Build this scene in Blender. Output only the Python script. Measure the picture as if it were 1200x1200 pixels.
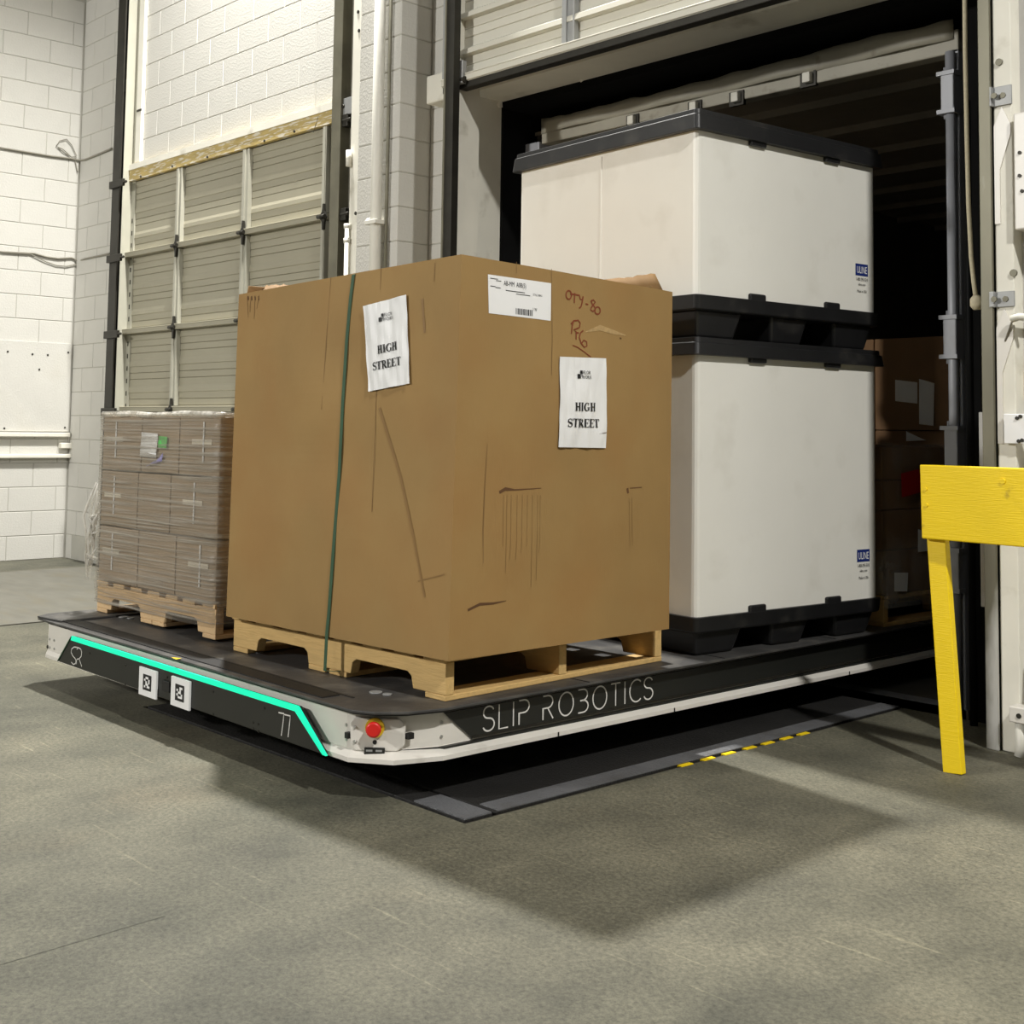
import bpy, bmesh, math, random
from mathutils import Vector, Matrix, noise
random.seed(7)
for o in list(bpy.data.objects): bpy.data.objects.remove(o, do_unlink=True)
scene = bpy.context.scene
COL = scene.collection

# ------------------------------------------------------------------ camera
FPX, PY = 1493.26, 395.16
YAW, PITCH, ROLL = (math.radians(a) for a in (47.2547, 4.0945, 0.7955))
H = 1.1616
_fwd = Vector((-math.sin(YAW) * math.cos(PITCH), math.cos(YAW) * math.cos(PITCH), math.sin(PITCH)))
_r0 = Vector((math.cos(YAW), math.sin(YAW), 0)); _u0 = _r0.cross(_fwd)
_rt = math.cos(ROLL) * _r0 + math.sin(ROLL) * _u0
_up = -math.sin(ROLL) * _r0 + math.cos(ROLL) * _u0
CAM = Vector((0, 0, H))
cd = bpy.data.cameras.new('camera'); cam = bpy.data.objects.new('camera', cd); COL.objects.link(cam)
m = Matrix((_rt, _up, -_fwd)).transposed().to_4x4(); m.translation = CAM
cam.matrix_world = m
cd.sensor_fit = 'HORIZONTAL'; cd.sensor_width = 36; cd.lens = FPX / 1200 * 36
cd.shift_y = (PY - 600) / 1200; cd.clip_start = .05; cd.clip_end = 100
scene.camera = cam

# ------------------------------------------------------------------ light
scene.view_settings.view_transform = 'Standard'
scene.view_settings.look = 'None'
scene.view_settings.gamma = 1
scene.view_settings.use_curve_mapping = False
scene.view_settings.exposure = 0.0
wd = bpy.data.worlds.new('world'); scene.world = wd; wd.use_nodes = True
wd.node_tree.nodes['Background'].inputs[0].default_value = (1, .97, .9, 1)
wd.node_tree.nodes['Background'].inputs[1].default_value = .05


def highbay(name, loc, power, size=.36, col=(1, .982, .935), aim=None, cone=None):
    if cone:
        l = bpy.data.lights.new(name, 'SPOT'); l.spot_size = math.radians(cone); l.spot_blend = .85; l.shadow_soft_size = size / 2
    else:
        l = bpy.data.lights.new(name, 'AREA'); l.shape = 'DISK'; l.size = size
    l.energy = power; l.color = col
    o = bpy.data.objects.new(name, l); o.location = loc; COL.objects.link(o)
    if aim: o.rotation_euler = (Vector(aim) - Vector(loc)).to_track_quat('-Z', 'Y').to_euler()


highbay('high_bay_lamp', (-6.8, 4.2, 7.6), 4500, .3, cone=113)
highbay('high_bay_lamp', (3.1, 1.45, 7.2), 900)
highbay('fill_lamp', (-7.5, -8.5, 5.6), 900, .6, aim=(-4, 3, 1))  # unseen; one lamp stands in for the far rows of high bays
highbay('fill_lamp', (1.2, -8.0, 6.0), 90, .6, aim=(-3, 5, 1.5))  # unseen fill, added to brighten the trailer's rear post

# ------------------------------------------------------------------ pixel rays (image taken as 1200 x 1200)


def ray(x, y):
    return _rt * ((x - 600) / FPX) + _up * (-(y - PY) / FPX) + _fwd


def at_y(x, y, Y):
    d = ray(x, y); return CAM + d * (Y / d.y)


def at_x(x, y, X):
    d = ray(x, y); return CAM + d * (X / d.x)


def at_z(x, y, Z):
    d = ray(x, y); return CAM + d * ((Z - H) / d.z)


def at_plane(x, y, P, N):
    d = ray(x, y); return CAM + d * ((Vector(P) - CAM).dot(N) / d.dot(N))


def proj(P):
    v = Vector(P) - CAM; z = v.dot(_fwd)
    return 600 + FPX * v.dot(_rt) / z, PY - FPX * v.dot(_up) / z


# ------------------------------------------------------------------ materials
def lin(c):
    return tuple(((v / 255) / 12.92 if v / 255 <= .04045 else ((v / 255 + .055) / 1.055) ** 2.4) for v in c)


def mk(name, srgb, rough=.6, metal=0., var=.12, vscale=6., vstretch=(1, 1, 1), bump=0., bscale=80., bstretch=(1, 1, 1),
       dirt=None, dscale=3., damt=.0, dlo=.5, dhi=.7, emit=0., spec=.5):
    mt = bpy.data.materials.new(name); mt.use_nodes = True
    nt = mt.node_tree; b = nt.nodes['Principled BSDF']
    c = lin(srgb) + (1,)
    b.inputs['Roughness'].default_value = rough; b.inputs['Metallic'].default_value = metal
    b.inputs['Specular IOR Level'].default_value = spec
    tc = nt.nodes.new('ShaderNodeTexCoord')

    def nz(scale, stretch, detail=5):
        mp = nt.nodes.new('ShaderNodeMapping'); mp.inputs['Scale'].default_value = stretch
        nt.links.new(tc.outputs['Object'], mp.inputs[0])
        n = nt.nodes.new('ShaderNodeTexNoise'); n.inputs['Scale'].default_value = scale; n.inputs['Detail'].default_value = detail
        nt.links.new(mp.outputs[0], n.inputs['Vector']); return n.outputs['Fac']
    if var > 0:
        r = nt.nodes.new('ShaderNodeMapRange'); r.inputs[1].default_value = .25; r.inputs[2].default_value = .75
        r.inputs[3].default_value = 1 - var; r.inputs[4].default_value = 1 + var
        nt.links.new(nz(vscale, vstretch), r.inputs[0])
        mx = nt.nodes.new('ShaderNodeVectorMath'); mx.operation = 'SCALE'; mx.inputs[0].default_value = c[:3]
        nt.links.new(r.outputs[0], mx.inputs['Scale']); out = mx.outputs[0]
        if dirt:
            r2 = nt.nodes.new('ShaderNodeMapRange'); r2.inputs[1].default_value = dlo; r2.inputs[2].default_value = dhi
            r2.inputs[4].default_value = damt
            nt.links.new(nz(dscale, vstretch, 8), r2.inputs[0])
            m2 = nt.nodes.new('ShaderNodeMix'); m2.data_type = 'RGBA'; m2.inputs['B'].default_value = lin(dirt) + (1,)
            nt.links.new(r2.outputs[0], m2.inputs['Factor']); nt.links.new(out, m2.inputs['A']); out = m2.outputs['Result']
        nt.links.new(out, b.inputs['Base Color'])
    else:
        b.inputs['Base Color'].default_value = c
    if bump > 0:
        bp = nt.nodes.new('ShaderNodeBump'); bp.inputs['Strength'].default_value = bump; bp.inputs['Distance'].default_value = .01
        nt.links.new(nz(bscale, bstretch), bp.inputs['Height']); nt.links.new(bp.outputs[0], b.inputs['Normal'])
    if emit:
        b.inputs['Emission Color'].default_value = c; b.inputs['Emission Strength'].default_value = emit
    return mt


M = {}
M['block'] = mk('painted_block', (196, 194, 187), .75, var=.05, vscale=3, bump=.25, bscale=70, dirt=(170, 165, 148), dscale=2.2, damt=.30, dlo=.55, dhi=.8)
M['block_shade'] = M['block']
M['mortar'] = mk('painted_mortar', (172, 170, 161), .85, var=.1, vscale=5)
M['white_trim'] = mk('white_painted_trim', (222, 219, 207), .6, var=.06, vscale=5, dirt=(150, 143, 122), dscale=6, damt=.5, dlo=.6, dhi=.75)
M['wall_dirty'] = mk('scuffed_grey_white_paint', (196, 194, 190), .6, var=.06, vscale=3, vstretch=(1, 1, .4), dirt=(110, 106, 98), dscale=7, damt=.7, dlo=.58, dhi=.72)
M['raw_wood'] = mk('bare_yellow_wood', (186, 164, 104), .7, var=.25, vscale=5, vstretch=(1, 1, 8), bump=.3, bscale=30, bstretch=(.3, 1, 6), dirt=(222, 216, 200), dscale=9, damt=.9, dlo=.52, dhi=.6)
M['door_grey'] = mk('grey_door_paint', (156, 151, 132), .5, var=.05, vscale=2)
M['door_stile'] = mk('grey_green_stile_paint', (166, 164, 150), .5, var=.06)
M['door_white'] = mk('white_door_paint', (206, 203, 190), .45, var=.05, vscale=2)
M['galv'] = mk('galvanised_steel', (150, 151, 150), .5, .3, var=.12, vscale=12)
M['track'] = mk('dull_track_steel', (112, 109, 94), .5, .5, var=.2, vscale=8)
M['dark_steel'] = mk('dark_steel', (46, 44, 38), .5, .5, var=.25, vscale=10)
M['steel_worn'] = mk('worn_post_steel', (104, 101, 86), .45, .45, var=.25, vscale=6, vstretch=(1, 1, .3), dirt=(205, 204, 200), dscale=3, damt=.8, dlo=.52, dhi=.62)
M['black_rubber'] = mk('black_rubber', (16, 16, 16), .9, var=.3, spec=.1)
M['black_plastic'] = mk('black_plastic', (24, 24, 25), .42, var=.25, vscale=8, dirt=(66, 64, 60), dscale=7, damt=.55, dlo=.55, dhi=.75)
M['bin_white'] = mk('white_corrugated_plastic', (226, 224, 216), .45, var=.03, vscale=3, bump=.08, bscale=60, bstretch=(4, 4, .2), dirt=(178, 172, 156), dscale=3.5, damt=.28, dlo=.56, dhi=.75)
M['card'] = mk('brown_corrugated_board', (150, 120, 72), .8, var=.10, vscale=2.5, bump=.12, bscale=110, bstretch=(3, 3, .15), dirt=(146, 105, 56), dscale=3, damt=.4, dlo=.45, dhi=.7)
M['card_fold'] = mk('creased_board', (122, 92, 52), .8, var=.1)
M['card_dark'] = mk('dark_cardboard_edge', (92, 62, 34), .85, var=.2)
M['card_grey'] = mk('greyish_carton_board', (164, 146, 124), .75, var=.08, vscale=4)
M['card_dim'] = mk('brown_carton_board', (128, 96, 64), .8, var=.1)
M['wood'] = mk('pallet_wood', (206, 172, 112), .75, var=.16, vscale=5, vstretch=(1, 6, 6), bump=.3, bscale=40, bstretch=(.4, 4, 4), dirt=(140, 108, 62), dscale=5, damt=.5, dlo=.55, dhi=.75)
M['wood2'] = mk('paler_pallet_wood', (212, 180, 136), .75, var=.16, vscale=5, vstretch=(1, 6, 6), bump=.3, bscale=40, dirt=(150, 118, 78), dscale=5, damt=.5, dlo=.55, dhi=.75)
M['paper'] = mk('white_paper', (232, 232, 232), .55, var=.02)
M['ink'] = mk('black_ink', (18, 18, 20), .6, var=0)
M['marker'] = mk('brown_marker', (120, 52, 22), .6, var=0)
M['blue'] = mk('blue_label', (22, 42, 110), .5, var=0)
M['scuff'] = mk('torn_board_scuff', (172, 144, 98), .85, var=.2, vscale=60)
M['tape'] = mk('clear_tape', (134, 102, 58), .4, var=.05)
M['strap'] = mk('green_strap', (52, 84, 62), .35, var=.15, vscale=10)
M['white_paint'] = mk('white_robot_paint', (216, 212, 204), .35, var=.04, dirt=(120, 110, 90), dscale=9, damt=.3, dlo=.62, dhi=.75)
M['panel_black'] = mk('black_robot_panel', (26, 27, 24), .45, var=.1)
M['deck'] = mk('scuffed_black_deck', (62, 61, 60), .5, var=.3, vscale=4, dirt=(112, 108, 100), dscale=8, damt=.55, dlo=.52, dhi=.75, bump=.2, bscale=40)
M['deck_edge'] = mk('deck_edge_black', (17, 16, 15), .6, var=.2)
M['led'] = mk('cyan_led', (0, 208, 160), .5, var=0, emit=.85)
M['lettering'] = mk('silver_lettering', (214, 212, 208), .4, var=0)
M['red'] = mk('red_button_plastic', (205, 34, 28), .4, var=.05)
M['yellow_ring'] = mk('yellow_plastic', (226, 190, 40), .5, var=0)
M['yellow'] = mk('yellow_paint', (240, 206, 0), .5, var=.05, vscale=4, bump=.14, bscale=40, bstretch=(.5, 1, 7), dirt=(140, 112, 10), dscale=14, damt=.6, dlo=.68, dhi=.76)
M['screw'] = mk('screw_steel', (190, 190, 186), .3, .7, var=0)
M['rope'] = mk('cream_rope', (206, 196, 168), .8, var=.1, vscale=80)
M['cable'] = mk('grey_cable', (136, 132, 120), .6, var=.1)
M['pipe_white'] = mk('white_painted_pipe', (214, 212, 202), .5, var=.04)
M['trailer_grey'] = mk('trailer_grey_paint', (158, 160, 166), .45, .1, var=.12, vscale=6, vstretch=(1, 1, .4), dirt=(96, 92, 84), dscale=6, damt=.5, dlo=.55, dhi=.7)
M['trailer_white'] = mk('trailer_header_paint', (158, 153, 138), .5, var=.1, vscale=6, dirt=(90, 82, 66), dscale=10, damt=.6, dlo=.6, dhi=.75)
M['trailer_wall'] = mk('trailer_liner', (96, 92, 84), .7, var=.1)
M['trailer_roof'] = mk('trailer_roof_sheet', (120, 112, 98), .6, var=.1)
M['red_tape'] = mk('red_label', (170, 24, 20), .5, var=.05)
M['green_sticker'] = mk('green_sticker', (86, 196, 92), .5, var=.05)
M['violet_tape'] = mk('violet_tape', (140, 134, 172), .3, var=.05)
M['cream_tape'] = mk('cream_tape', (222, 214, 198), .5, var=.05)
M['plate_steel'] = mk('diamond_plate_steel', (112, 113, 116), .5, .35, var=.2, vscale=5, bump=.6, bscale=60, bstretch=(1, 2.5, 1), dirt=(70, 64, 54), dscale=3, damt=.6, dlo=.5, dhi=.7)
M['plate_shaded'] = mk('shaded_diamond_plate', (34, 33, 32), .6, .2, var=.25, vscale=5, bump=.6, bscale=60, bstretch=(1, 2.5, 1))  # darker copy of the plate steel: shadow by the robot put into the colour
M['plate_dirty'] = mk('dirty_leveler_plate', (104, 102, 93), .65, .1, var=.14, vscale=4, vstretch=(1, 3, 1), dirt=(104, 98, 82), dscale=3, damt=.6, dlo=.5, dhi=.7)


def concrete():
    mt = bpy.data.materials.new('warehouse_concrete'); mt.use_nodes = True; nt = mt.node_tree; b = nt.nodes['Principled BSDF']
    tc = nt.nodes.new('ShaderNodeTexCoord')

    def nz(scale, detail=6, st=(1, 1, 1), rough=.55):
        mp = nt.nodes.new('ShaderNodeMapping'); mp.inputs['Scale'].default_value = st
        mp.inputs['Rotation'].default_value = (0, 0, .5)
        nt.links.new(tc.outputs['Object'], mp.inputs[0])
        n = nt.nodes.new('ShaderNodeTexNoise'); n.inputs['Scale'].default_value = scale; n.inputs['Detail'].default_value = detail
        n.inputs['Roughness'].default_value = rough
        nt.links.new(mp.outputs[0], n.inputs['Vector']); return n.outputs['Fac']

    def ramp(src, a, b_, ca, cb):
        r = nt.nodes.new('ShaderNodeValToRGB'); r.color_ramp.elements[0].position = a; r.color_ramp.elements[1].position = b_
        r.color_ramp.elements[0].color = ca + (1,); r.color_ramp.elements[1].color = cb + (1,)
        nt.links.new(src, r.inputs[0]); return r.outputs[0]

    def mul(a, c, f=1.0):
        x = nt.nodes.new('ShaderNodeMix'); x.data_type = 'RGBA'; x.blend_type = 'MULTIPLY'; x.inputs['Factor'].default_value = f
        nt.links.new(a, x.inputs['A']); nt.links.new(c, x.inputs['B']); return x.outputs['Result']
    big = ramp(nz(.55, 7), .32, .68, lin((82, 82, 73)), lin((102, 100, 88)))
    mid = ramp(nz(2.6, 9, (1, .7, 1), .62), .3, .7, (.56, .57, .56), (1.28, 1.26, 1.2))
    fine = ramp(nz(70, 8, rough=.85), .36, .64, (.50, .50, .49), (1.55, 1.53, 1.48))
    scr = ramp(nz(2.6, 8, (1, 22, 1)), .62, .70, (1, 1, 1), (1.6, 1.57, 1.5))
    tint = ramp(nz(1.3, 4), .6, .75, (1, 1, 1), (1.12, .98, .88))
    out = mul(mul(mul(mul(big, mid), fine), scr, .8), tint, .5)
    nt.links.new(out, b.inputs['Base Color'])
    rr = nt.nodes.new('ShaderNodeMapRange'); rr.inputs[3].default_value = .5; rr.inputs[4].default_value = .8
    nt.links.new(nz(2, 5), rr.inputs[0]); nt.links.new(rr.outputs[0], b.inputs['Roughness'])
    b.inputs['Specular IOR Level'].default_value = .35
    bp = nt.nodes.new('ShaderNodeBump'); bp.inputs['Strength'].default_value = .03; bp.inputs['Distance'].default_value = .01
    nt.links.new(nz(60, 4), bp.inputs['Height']); nt.links.new(bp.outputs[0], b.inputs['Normal'])
    return mt


M['concrete'] = concrete()


def film(name, stretch, lo, hi, tint=(205, 200, 190)):
    mt = bpy.data.materials.new(name); mt.use_nodes = True; nt = mt.node_tree; b = nt.nodes['Principled BSDF']
    b.inputs['Base Color'].default_value = lin(tint) + (1,); b.inputs['Roughness'].default_value = .28
    tc = nt.nodes.new('ShaderNodeTexCoord'); mp = nt.nodes.new('ShaderNodeMapping'); mp.inputs['Scale'].default_value = stretch
    mp.inputs['Rotation'].default_value = (0, .10, 0)
    nt.links.new(tc.outputs['Object'], mp.inputs[0])
    n = nt.nodes.new('ShaderNodeTexNoise'); n.inputs['Scale'].default_value = 1.; n.inputs['Detail'].default_value = 7
    n.inputs['Distortion'].default_value = .4
    nt.links.new(mp.outputs[0], n.inputs['Vector'])
    r = nt.nodes.new('ShaderNodeMapRange'); r.inputs[1].default_value = .42; r.inputs[2].default_value = .72
    r.inputs[3].default_value = lo; r.inputs[4].default_value = hi
    nt.links.new(n.outputs['Fac'], r.inputs[0])
    tr = nt.nodes.new('ShaderNodeBsdfTransparent'); tr.inputs[0].default_value = (.93, .92, .9, 1)
    mx = nt.nodes.new('ShaderNodeMixShader'); nt.links.new(r.outputs[0], mx.inputs[0])
    nt.links.new(tr.outputs[0], mx.inputs[1]); nt.links.new(b.outputs[0], mx.inputs[2])
    nt.links.new(mx.outputs[0], nt.nodes['Material Output'].inputs['Surface'])
    bp = nt.nodes.new('ShaderNodeBump'); bp.inputs['Strength'].default_value = .5; bp.inputs['Distance'].default_value = .01
    nt.links.new(n.outputs['Fac'], bp.inputs['Height']); nt.links.new(bp.outputs[0], b.inputs['Normal'])
    return mt


M['film'] = film('stretch_film', (1.6, 1.6, 95), .15, .88, (166, 159, 147))
M['film_clear'] = film('clear_stretch_film', (5, 5, 3), .05, .40)
M['film_tail'] = film('loose_film', (20, 20, 8), .25, .8, (225, 222, 214))


# ------------------------------------------------------------------ mesh helpers
class MB:
    def __init__(s): s.v = []; s.f = []; s.sm = []

    def add(s, vs, fs, smooth=False):
        k = len(s.v); s.v += [Vector(v) for v in vs]; s.f += [[i + k for i in f] for f in fs]; s.sm += [smooth] * len(fs); return s

    def hexa(s, c):
        return s.add(c, [(3, 2, 1, 0), (4, 5, 6, 7), (0, 1, 5, 4), (1, 2, 6, 5), (2, 3, 7, 6), (3, 0, 4, 7)])

    def box(s, x0, x1, y0, y1, z0, z1):
        return s.hexa([(x0, y0, z0), (x1, y0, z0), (x1, y1, z0), (x0, y1, z0), (x0, y0, z1), (x1, y0, z1), (x1, y1, z1), (x0, y1, z1)])

    def prism(s, poly, off):
        """closed polygon of 3D points extruded by vector off"""
        n = len(poly); off = Vector(off); P = [Vector(p) for p in poly]
        fs = [tuple(range(n))[::-1], tuple(range(n, 2 * n))] + [(i, (i + 1) % n, n + (i + 1) % n, n + i) for i in range(n)]
        return s.add(P + [p + off for p in P], fs)

    def tube(s, pts, r, n=8, cap=True):
        pts = [Vector(p) for p in pts]; rs = r if isinstance(r, (list, tuple)) else [r] * len(pts)
        vs = []; fs = []
        t0 = (pts[1] - pts[0]).normalized(); a = t0.orthogonal().normalized()
        for i, p in enumerate(pts):
            t = (pts[min(i + 1, len(pts) - 1)] - pts[max(i - 1, 0)]).normalized()
            a = (a - t * a.dot(t)).normalized(); b = t.cross(a)
            for k in range(n):
                g = 2 * math.pi * k / n; vs.append(p + rs[i] * (math.cos(g) * a + math.sin(g) * b))
        for i in range(len(pts) - 1):
            for k in range(n): fs.append((i * n + k, i * n + (k + 1) % n, (i + 1) * n + (k + 1) % n, (i + 1) * n + k))
        s.add(vs, fs, True)
        if cap:
            k0 = len(s.v) - len(vs); s.f += [[k0 + k for k in range(n)][::-1], [k0 + (len(pts) - 1) * n + k for k in range(n)]]; s.sm += [False, False]
        return s

    def cyl(s, a, b, r, n=12): return s.tube([a, b], r, n)

    def grid(s, fn, nu, nv, smooth=True):
        vs = [fn(i / nu, j / nv) for j in range(nv + 1) for i in range(nu + 1)]
        fs = [(j * (nu + 1) + i, j * (nu + 1) + i + 1, (j + 1) * (nu + 1) + i + 1, (j + 1) * (nu + 1) + i) for j in range(nv) for i in range(nu)]
        return s.add(vs, fs, smooth)

    def mesh(s, name, mat, inv=None):
        me = bpy.data.meshes.new(name)
        vs = [inv @ v for v in s.v] if inv is not None else s.v
        me.from_pydata([tuple(v) for v in vs], [], s.f); me.update()
        me.polygons.foreach_set('use_smooth', s.sm)
        if mat: me.materials.append(M[mat] if isinstance(mat, str) else mat)
        return me

    def build(s, name, mat, parent=None, bevel=0, solid=0, fix=True):
        """vertices are in world space; a parentless object gets its origin at its base centre"""
        if parent is None:
            xs = [v.x for v in s.v]; ys = [v.y for v in s.v]; zs = [v.z for v in s.v]
            loc = Vector(((min(xs) + max(xs)) / 2, (min(ys) + max(ys)) / 2, min(zs)))
            inv = Matrix.Translation(-loc)
        else:
            inv = WM[parent.name].inverted(); loc = None
        me = s.mesh(name, mat, inv)
        if fix:
            bm = bmesh.new(); bm.from_mesh(me); bmesh.ops.recalc_face_normals(bm, faces=bm.faces); bm.to_mesh(me); bm.free()
        o = bpy.data.objects.new(name, me); COL.objects.link(o)
        if parent is None: o.location = loc; WM[o.name] = Matrix.Translation(loc)
        else: o.parent = parent; WM[o.name] = WM[parent.name].copy()
        if bevel:
            b = o.modifiers.new('bevel', 'BEVEL'); b.width = bevel; b.segments = 2; b.limit_method = 'ANGLE'; b.angle_limit = .6
        if solid:
            b = o.modifiers.new('solid', 'SOLIDIFY'); b.thickness = solid; b.offset = -1
        return o


WM = {}


def tag(o, label=None, cat=None, group=None, kind=None):
    if label: o['label'] = label
    if cat: o['category'] = cat
    if group: o['group'] = group
    if kind: o['kind'] = kind
    return o


def thing(name, label, cat, loc=(0, 0, 0), rz=0., group=None):
    o = bpy.data.objects.new(name, None); o.empty_display_size = .1; COL.objects.link(o)
    o.location = loc; o.rotation_euler = (0, 0, rz)
    WM[o.name] = Matrix.Translation(Vector(loc)) @ Matrix.Rotation(rz, 4, 'Z')
    return tag(o, label, cat, group)


def inst(name, mesh, parent, world_mat):
    o = bpy.data.objects.new(name, mesh); COL.objects.link(o); o.parent = parent
    o.matrix_basis = WM[parent.name].inverted() @ world_mat
    return o


def bar(mb, a, b, w, d, side):
    """box bar from a to b, width w along 'side', depth d across"""
    a = Vector(a); b = Vector(b); t = (b - a).normalized(); s = Vector(side); s = (s - t * s.dot(t)).normalized(); n = t.cross(s)
    c = []
    for p in (a, b):
        for (i, j) in ((-1, -1), (1, -1), (1, 1), (-1, 1)): c.append(p + s * (w / 2 * i) + n * (d / 2 * j))
    return mb.hexa(c)


# ---- flat lettering: ribbons and polygons in (u, v), mapped to the surface by fn(u, v)
def ribbon(mb, pts, w, fn, closed=False):
    P = [Vector((p[0], p[1])) for p in pts]; n = len(P); ws = w if isinstance(w, (list, tuple)) else [w] * n
    L = []; R = []
    for i in range(n):
        if closed: a, b = P[i - 1], P[(i + 1) % n]
        else: a, b = P[max(i - 1, 0)], P[min(i + 1, n - 1)]
        t = (b - a); t = t.normalized() if t.length > 1e-9 else Vector((1, 0)); nn = Vector((-t.y, t.x))
        k = 1.
        if 0 < i < n - 1 or closed:
            d0 = (P[i] - P[i - 1]); d0 = d0.normalized() if d0.length > 1e-9 else t
            k = min(1 / max(abs(nn.dot(Vector((-d0.y, d0.x)))), .5), 1.6)
        L.append(P[i] + nn * ws[i] / 2 * k); R.append(P[i] - nn * ws[i] / 2 * k)
    vs = [fn(*p) for p in L] + [fn(*p) for p in R]
    rng = range(n) if closed else range(n - 1)
    mb.add(vs, [(i, (i + 1) % n, n + (i + 1) % n, n + i) for i in rng])


def rect(mb, u0, u1, v0, v1, fn):
    mb.add([fn(u0, v0), fn(u1, v0), fn(u1, v1), fn(u0, v1)], [(0, 1, 2, 3)])


def arc(cx, cy, rx, ry, a0, a1, n=10):
    return [(cx + rx * math.cos(math.radians(a0 + (a1 - a0) * i / n)), cy + ry * math.sin(math.radians(a0 + (a1 - a0) * i / n))) for i in range(n + 1)]


def serif(mb, text, fn, u0, v0, h, adv=None):
    """bold roman capitals; returns total advance"""
    W = {'H': .80, 'I': .42, 'G': .82, 'S': .62, 'T': .72, 'R': .80, 'E': .70, ' ': .3}
    x = u0
    for ch in text:
        F = lambda u, v, x=x: fn(x + u * h, v0 + v * h)
        st = .19; th = .07
        def stem(a): rect(mb, a, a + st, 0, 1, F); rect(mb, a - .07, a + st + .07, 0, .05, F); rect(mb, a - .07, a + st + .07, .95, 1, F)
        if ch == 'H': stem(.09); stem(.52); rect(mb, .26, .54, .455, .55, F)
        elif ch == 'I': stem(.11)
        elif ch == 'T':
            rect(mb, .265, .455, 0, 1, F); rect(mb, .19, .53, 0, .05, F); rect(mb, .02, .70, .93, 1, F); rect(mb, .02, .08, .74, .93, F); rect(mb, .64, .70, .74, .93, F)
        elif ch == 'E':
            stem(.09); rect(mb, .2, .64, .93, 1, F); rect(mb, .58, .64, .76, .93, F); rect(mb, .2, .66, 0, .07, F); rect(mb, .60, .66, .07, .26, F); rect(mb, .28, .48, .48, .54, F); rect(mb, .44, .49, .38, .64, F)
        elif ch == 'R':
            stem(.09); ribbon(mb, [(.28, .965)] + arc(.38, .735, .19, .23, 90, -90, 8) + [(.28, .505)], [.07, .07] + [.09, .13, .17, .18, .17, .13, .09] + [.07, .07, .07], F)
            ribbon(mb, [(.36, .5), (.68, .03)], .2, F); rect(mb, .58, .80, 0, .05, F)
        elif ch == 'S':
            pts = arc(.31, .74, .20, .225, 30, 270, 10) + arc(.31, .27, .21, .235, 90, -150, 10)[1:]
            n = len(pts); ribbon(mb, pts, [.07 + .12 * math.exp(-((i / (n - 1) - .5) / .22) ** 2) for i in range(n)], F)
            rect(mb, .47, .53, .70, 1, F); rect(mb, .07, .13, 0, .30, F)
        elif ch == 'G':
            pts = arc(.42, .5, .30, .46, 50, 310, 16); n = len(pts)
            ribbon(mb, pts, [.07 + .13 * math.exp(-((i / (n - 1) - .5) / .25) ** 2) for i in range(n)], F)
            rect(mb, .55, .72, .08, .42, F); rect(mb, .46, .80, .40, .45, F); rect(mb, .60, .66, .68, .98, F)
        x += W[ch] * h
    return x - u0


def serif_width(text, h):
    W = {'H': .80, 'I': .42, 'G': .82, 'S': .62, 'T': .72, 'R': .80, 'E': .70, ' ': .3}
    return sum(W[c] for c in text) * h


def thin_caps(ch):
    """thin open letterforms in a cell 0..w x 0..1 -> (strokes, advance)"""
    if ch == 'S': return [arc(.26, .76, .24, .24, 20, 270, 12) + arc(.26, .26, .26, .26, 90, -160, 12)[1:]], .72
    if ch == 'L': return [[(.02, 1), (.02, 0), (.44, 0)]], .64
    if ch == 'I': return [[(.05, 0), (.05, 1)]], .30
    if ch == 'P': return [[(.02, 1), (.22, 1)] + arc(.26, .74, .24, .26, 90, -90, 10) + [(.02, .48), (.02, 0)]], .74
    if ch == 'R': return [[(.02, 1), (.22, 1)] + arc(.26, .74, .24, .26, 90, -90, 10) + [(.02, .48), (.02, .0)], [(.26, .46), (.52, 0)]], .80
    if ch == 'O': return [arc(.38, .5, .37, .5, 0, 360, 24)], .98
    if ch == 'B': return [[(.02, 1), (.22, 1)] + arc(.28, .76, .22, .24, 90, -90, 8) + arc(.28, .26, .26, .26, 90, -90, 8)[0:] + [(.02, 0)], [(.12, .52), (.28, .52)]], .78
    if ch == 'T': return [[(0, 1), (.52, 1)], [(.26, 1), (.26, 0)]], .72
    if ch == 'C': return [arc(.40, .5, .38, .5, 50, 310, 18)], .82
    return [], .42


def plane_fn(O, U, V, N, lift):
    O = Vector(O); U = Vector(U); V = Vector(V); N = Vector(N)
    return lambda u, v: O + U * u + V * v + N * lift


def font_text(mb, text, fn, u0, v0, h, align='LEFT', squeeze=1.):
    c = bpy.data.curves.new('t', 'FONT'); c.body = text; c.size = h / .72; c.align_x = align; c.resolution_u = 2
    o = bpy.data.objects.new('t', c); COL.objects.link(o)
    dg = bpy.context.evaluated_depsgraph_get(); dg.update()
    me = bpy.data.meshes.new_from_object(o.evaluated_get(dg))
    mb.add([fn(u0 + v.co.x * squeeze, v0 + v.co.y) for v in me.vertices], [tuple(p.vertices) for p in me.polygons])
    bpy.data.objects.remove(o, do_unlink=True); bpy.data.curves.remove(c); bpy.data.meshes.remove(me)


# ------------------------------------------------------------------ the setting
WY = 4.706            # inner face of the dock wall
XC = -10.72           # left wall
TH = .27              # wall thickness
CH, CL = .2032, .4064
D1 = (-9.86, -6.80, 3.20)          # grey door opening: x0, x1, top
D2 = (-5.515, -2.36, 3.10)         # dock opening
GX0, GX1, GY0 = -4.93, -2.90, 2.52  # dock leveller pit

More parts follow.
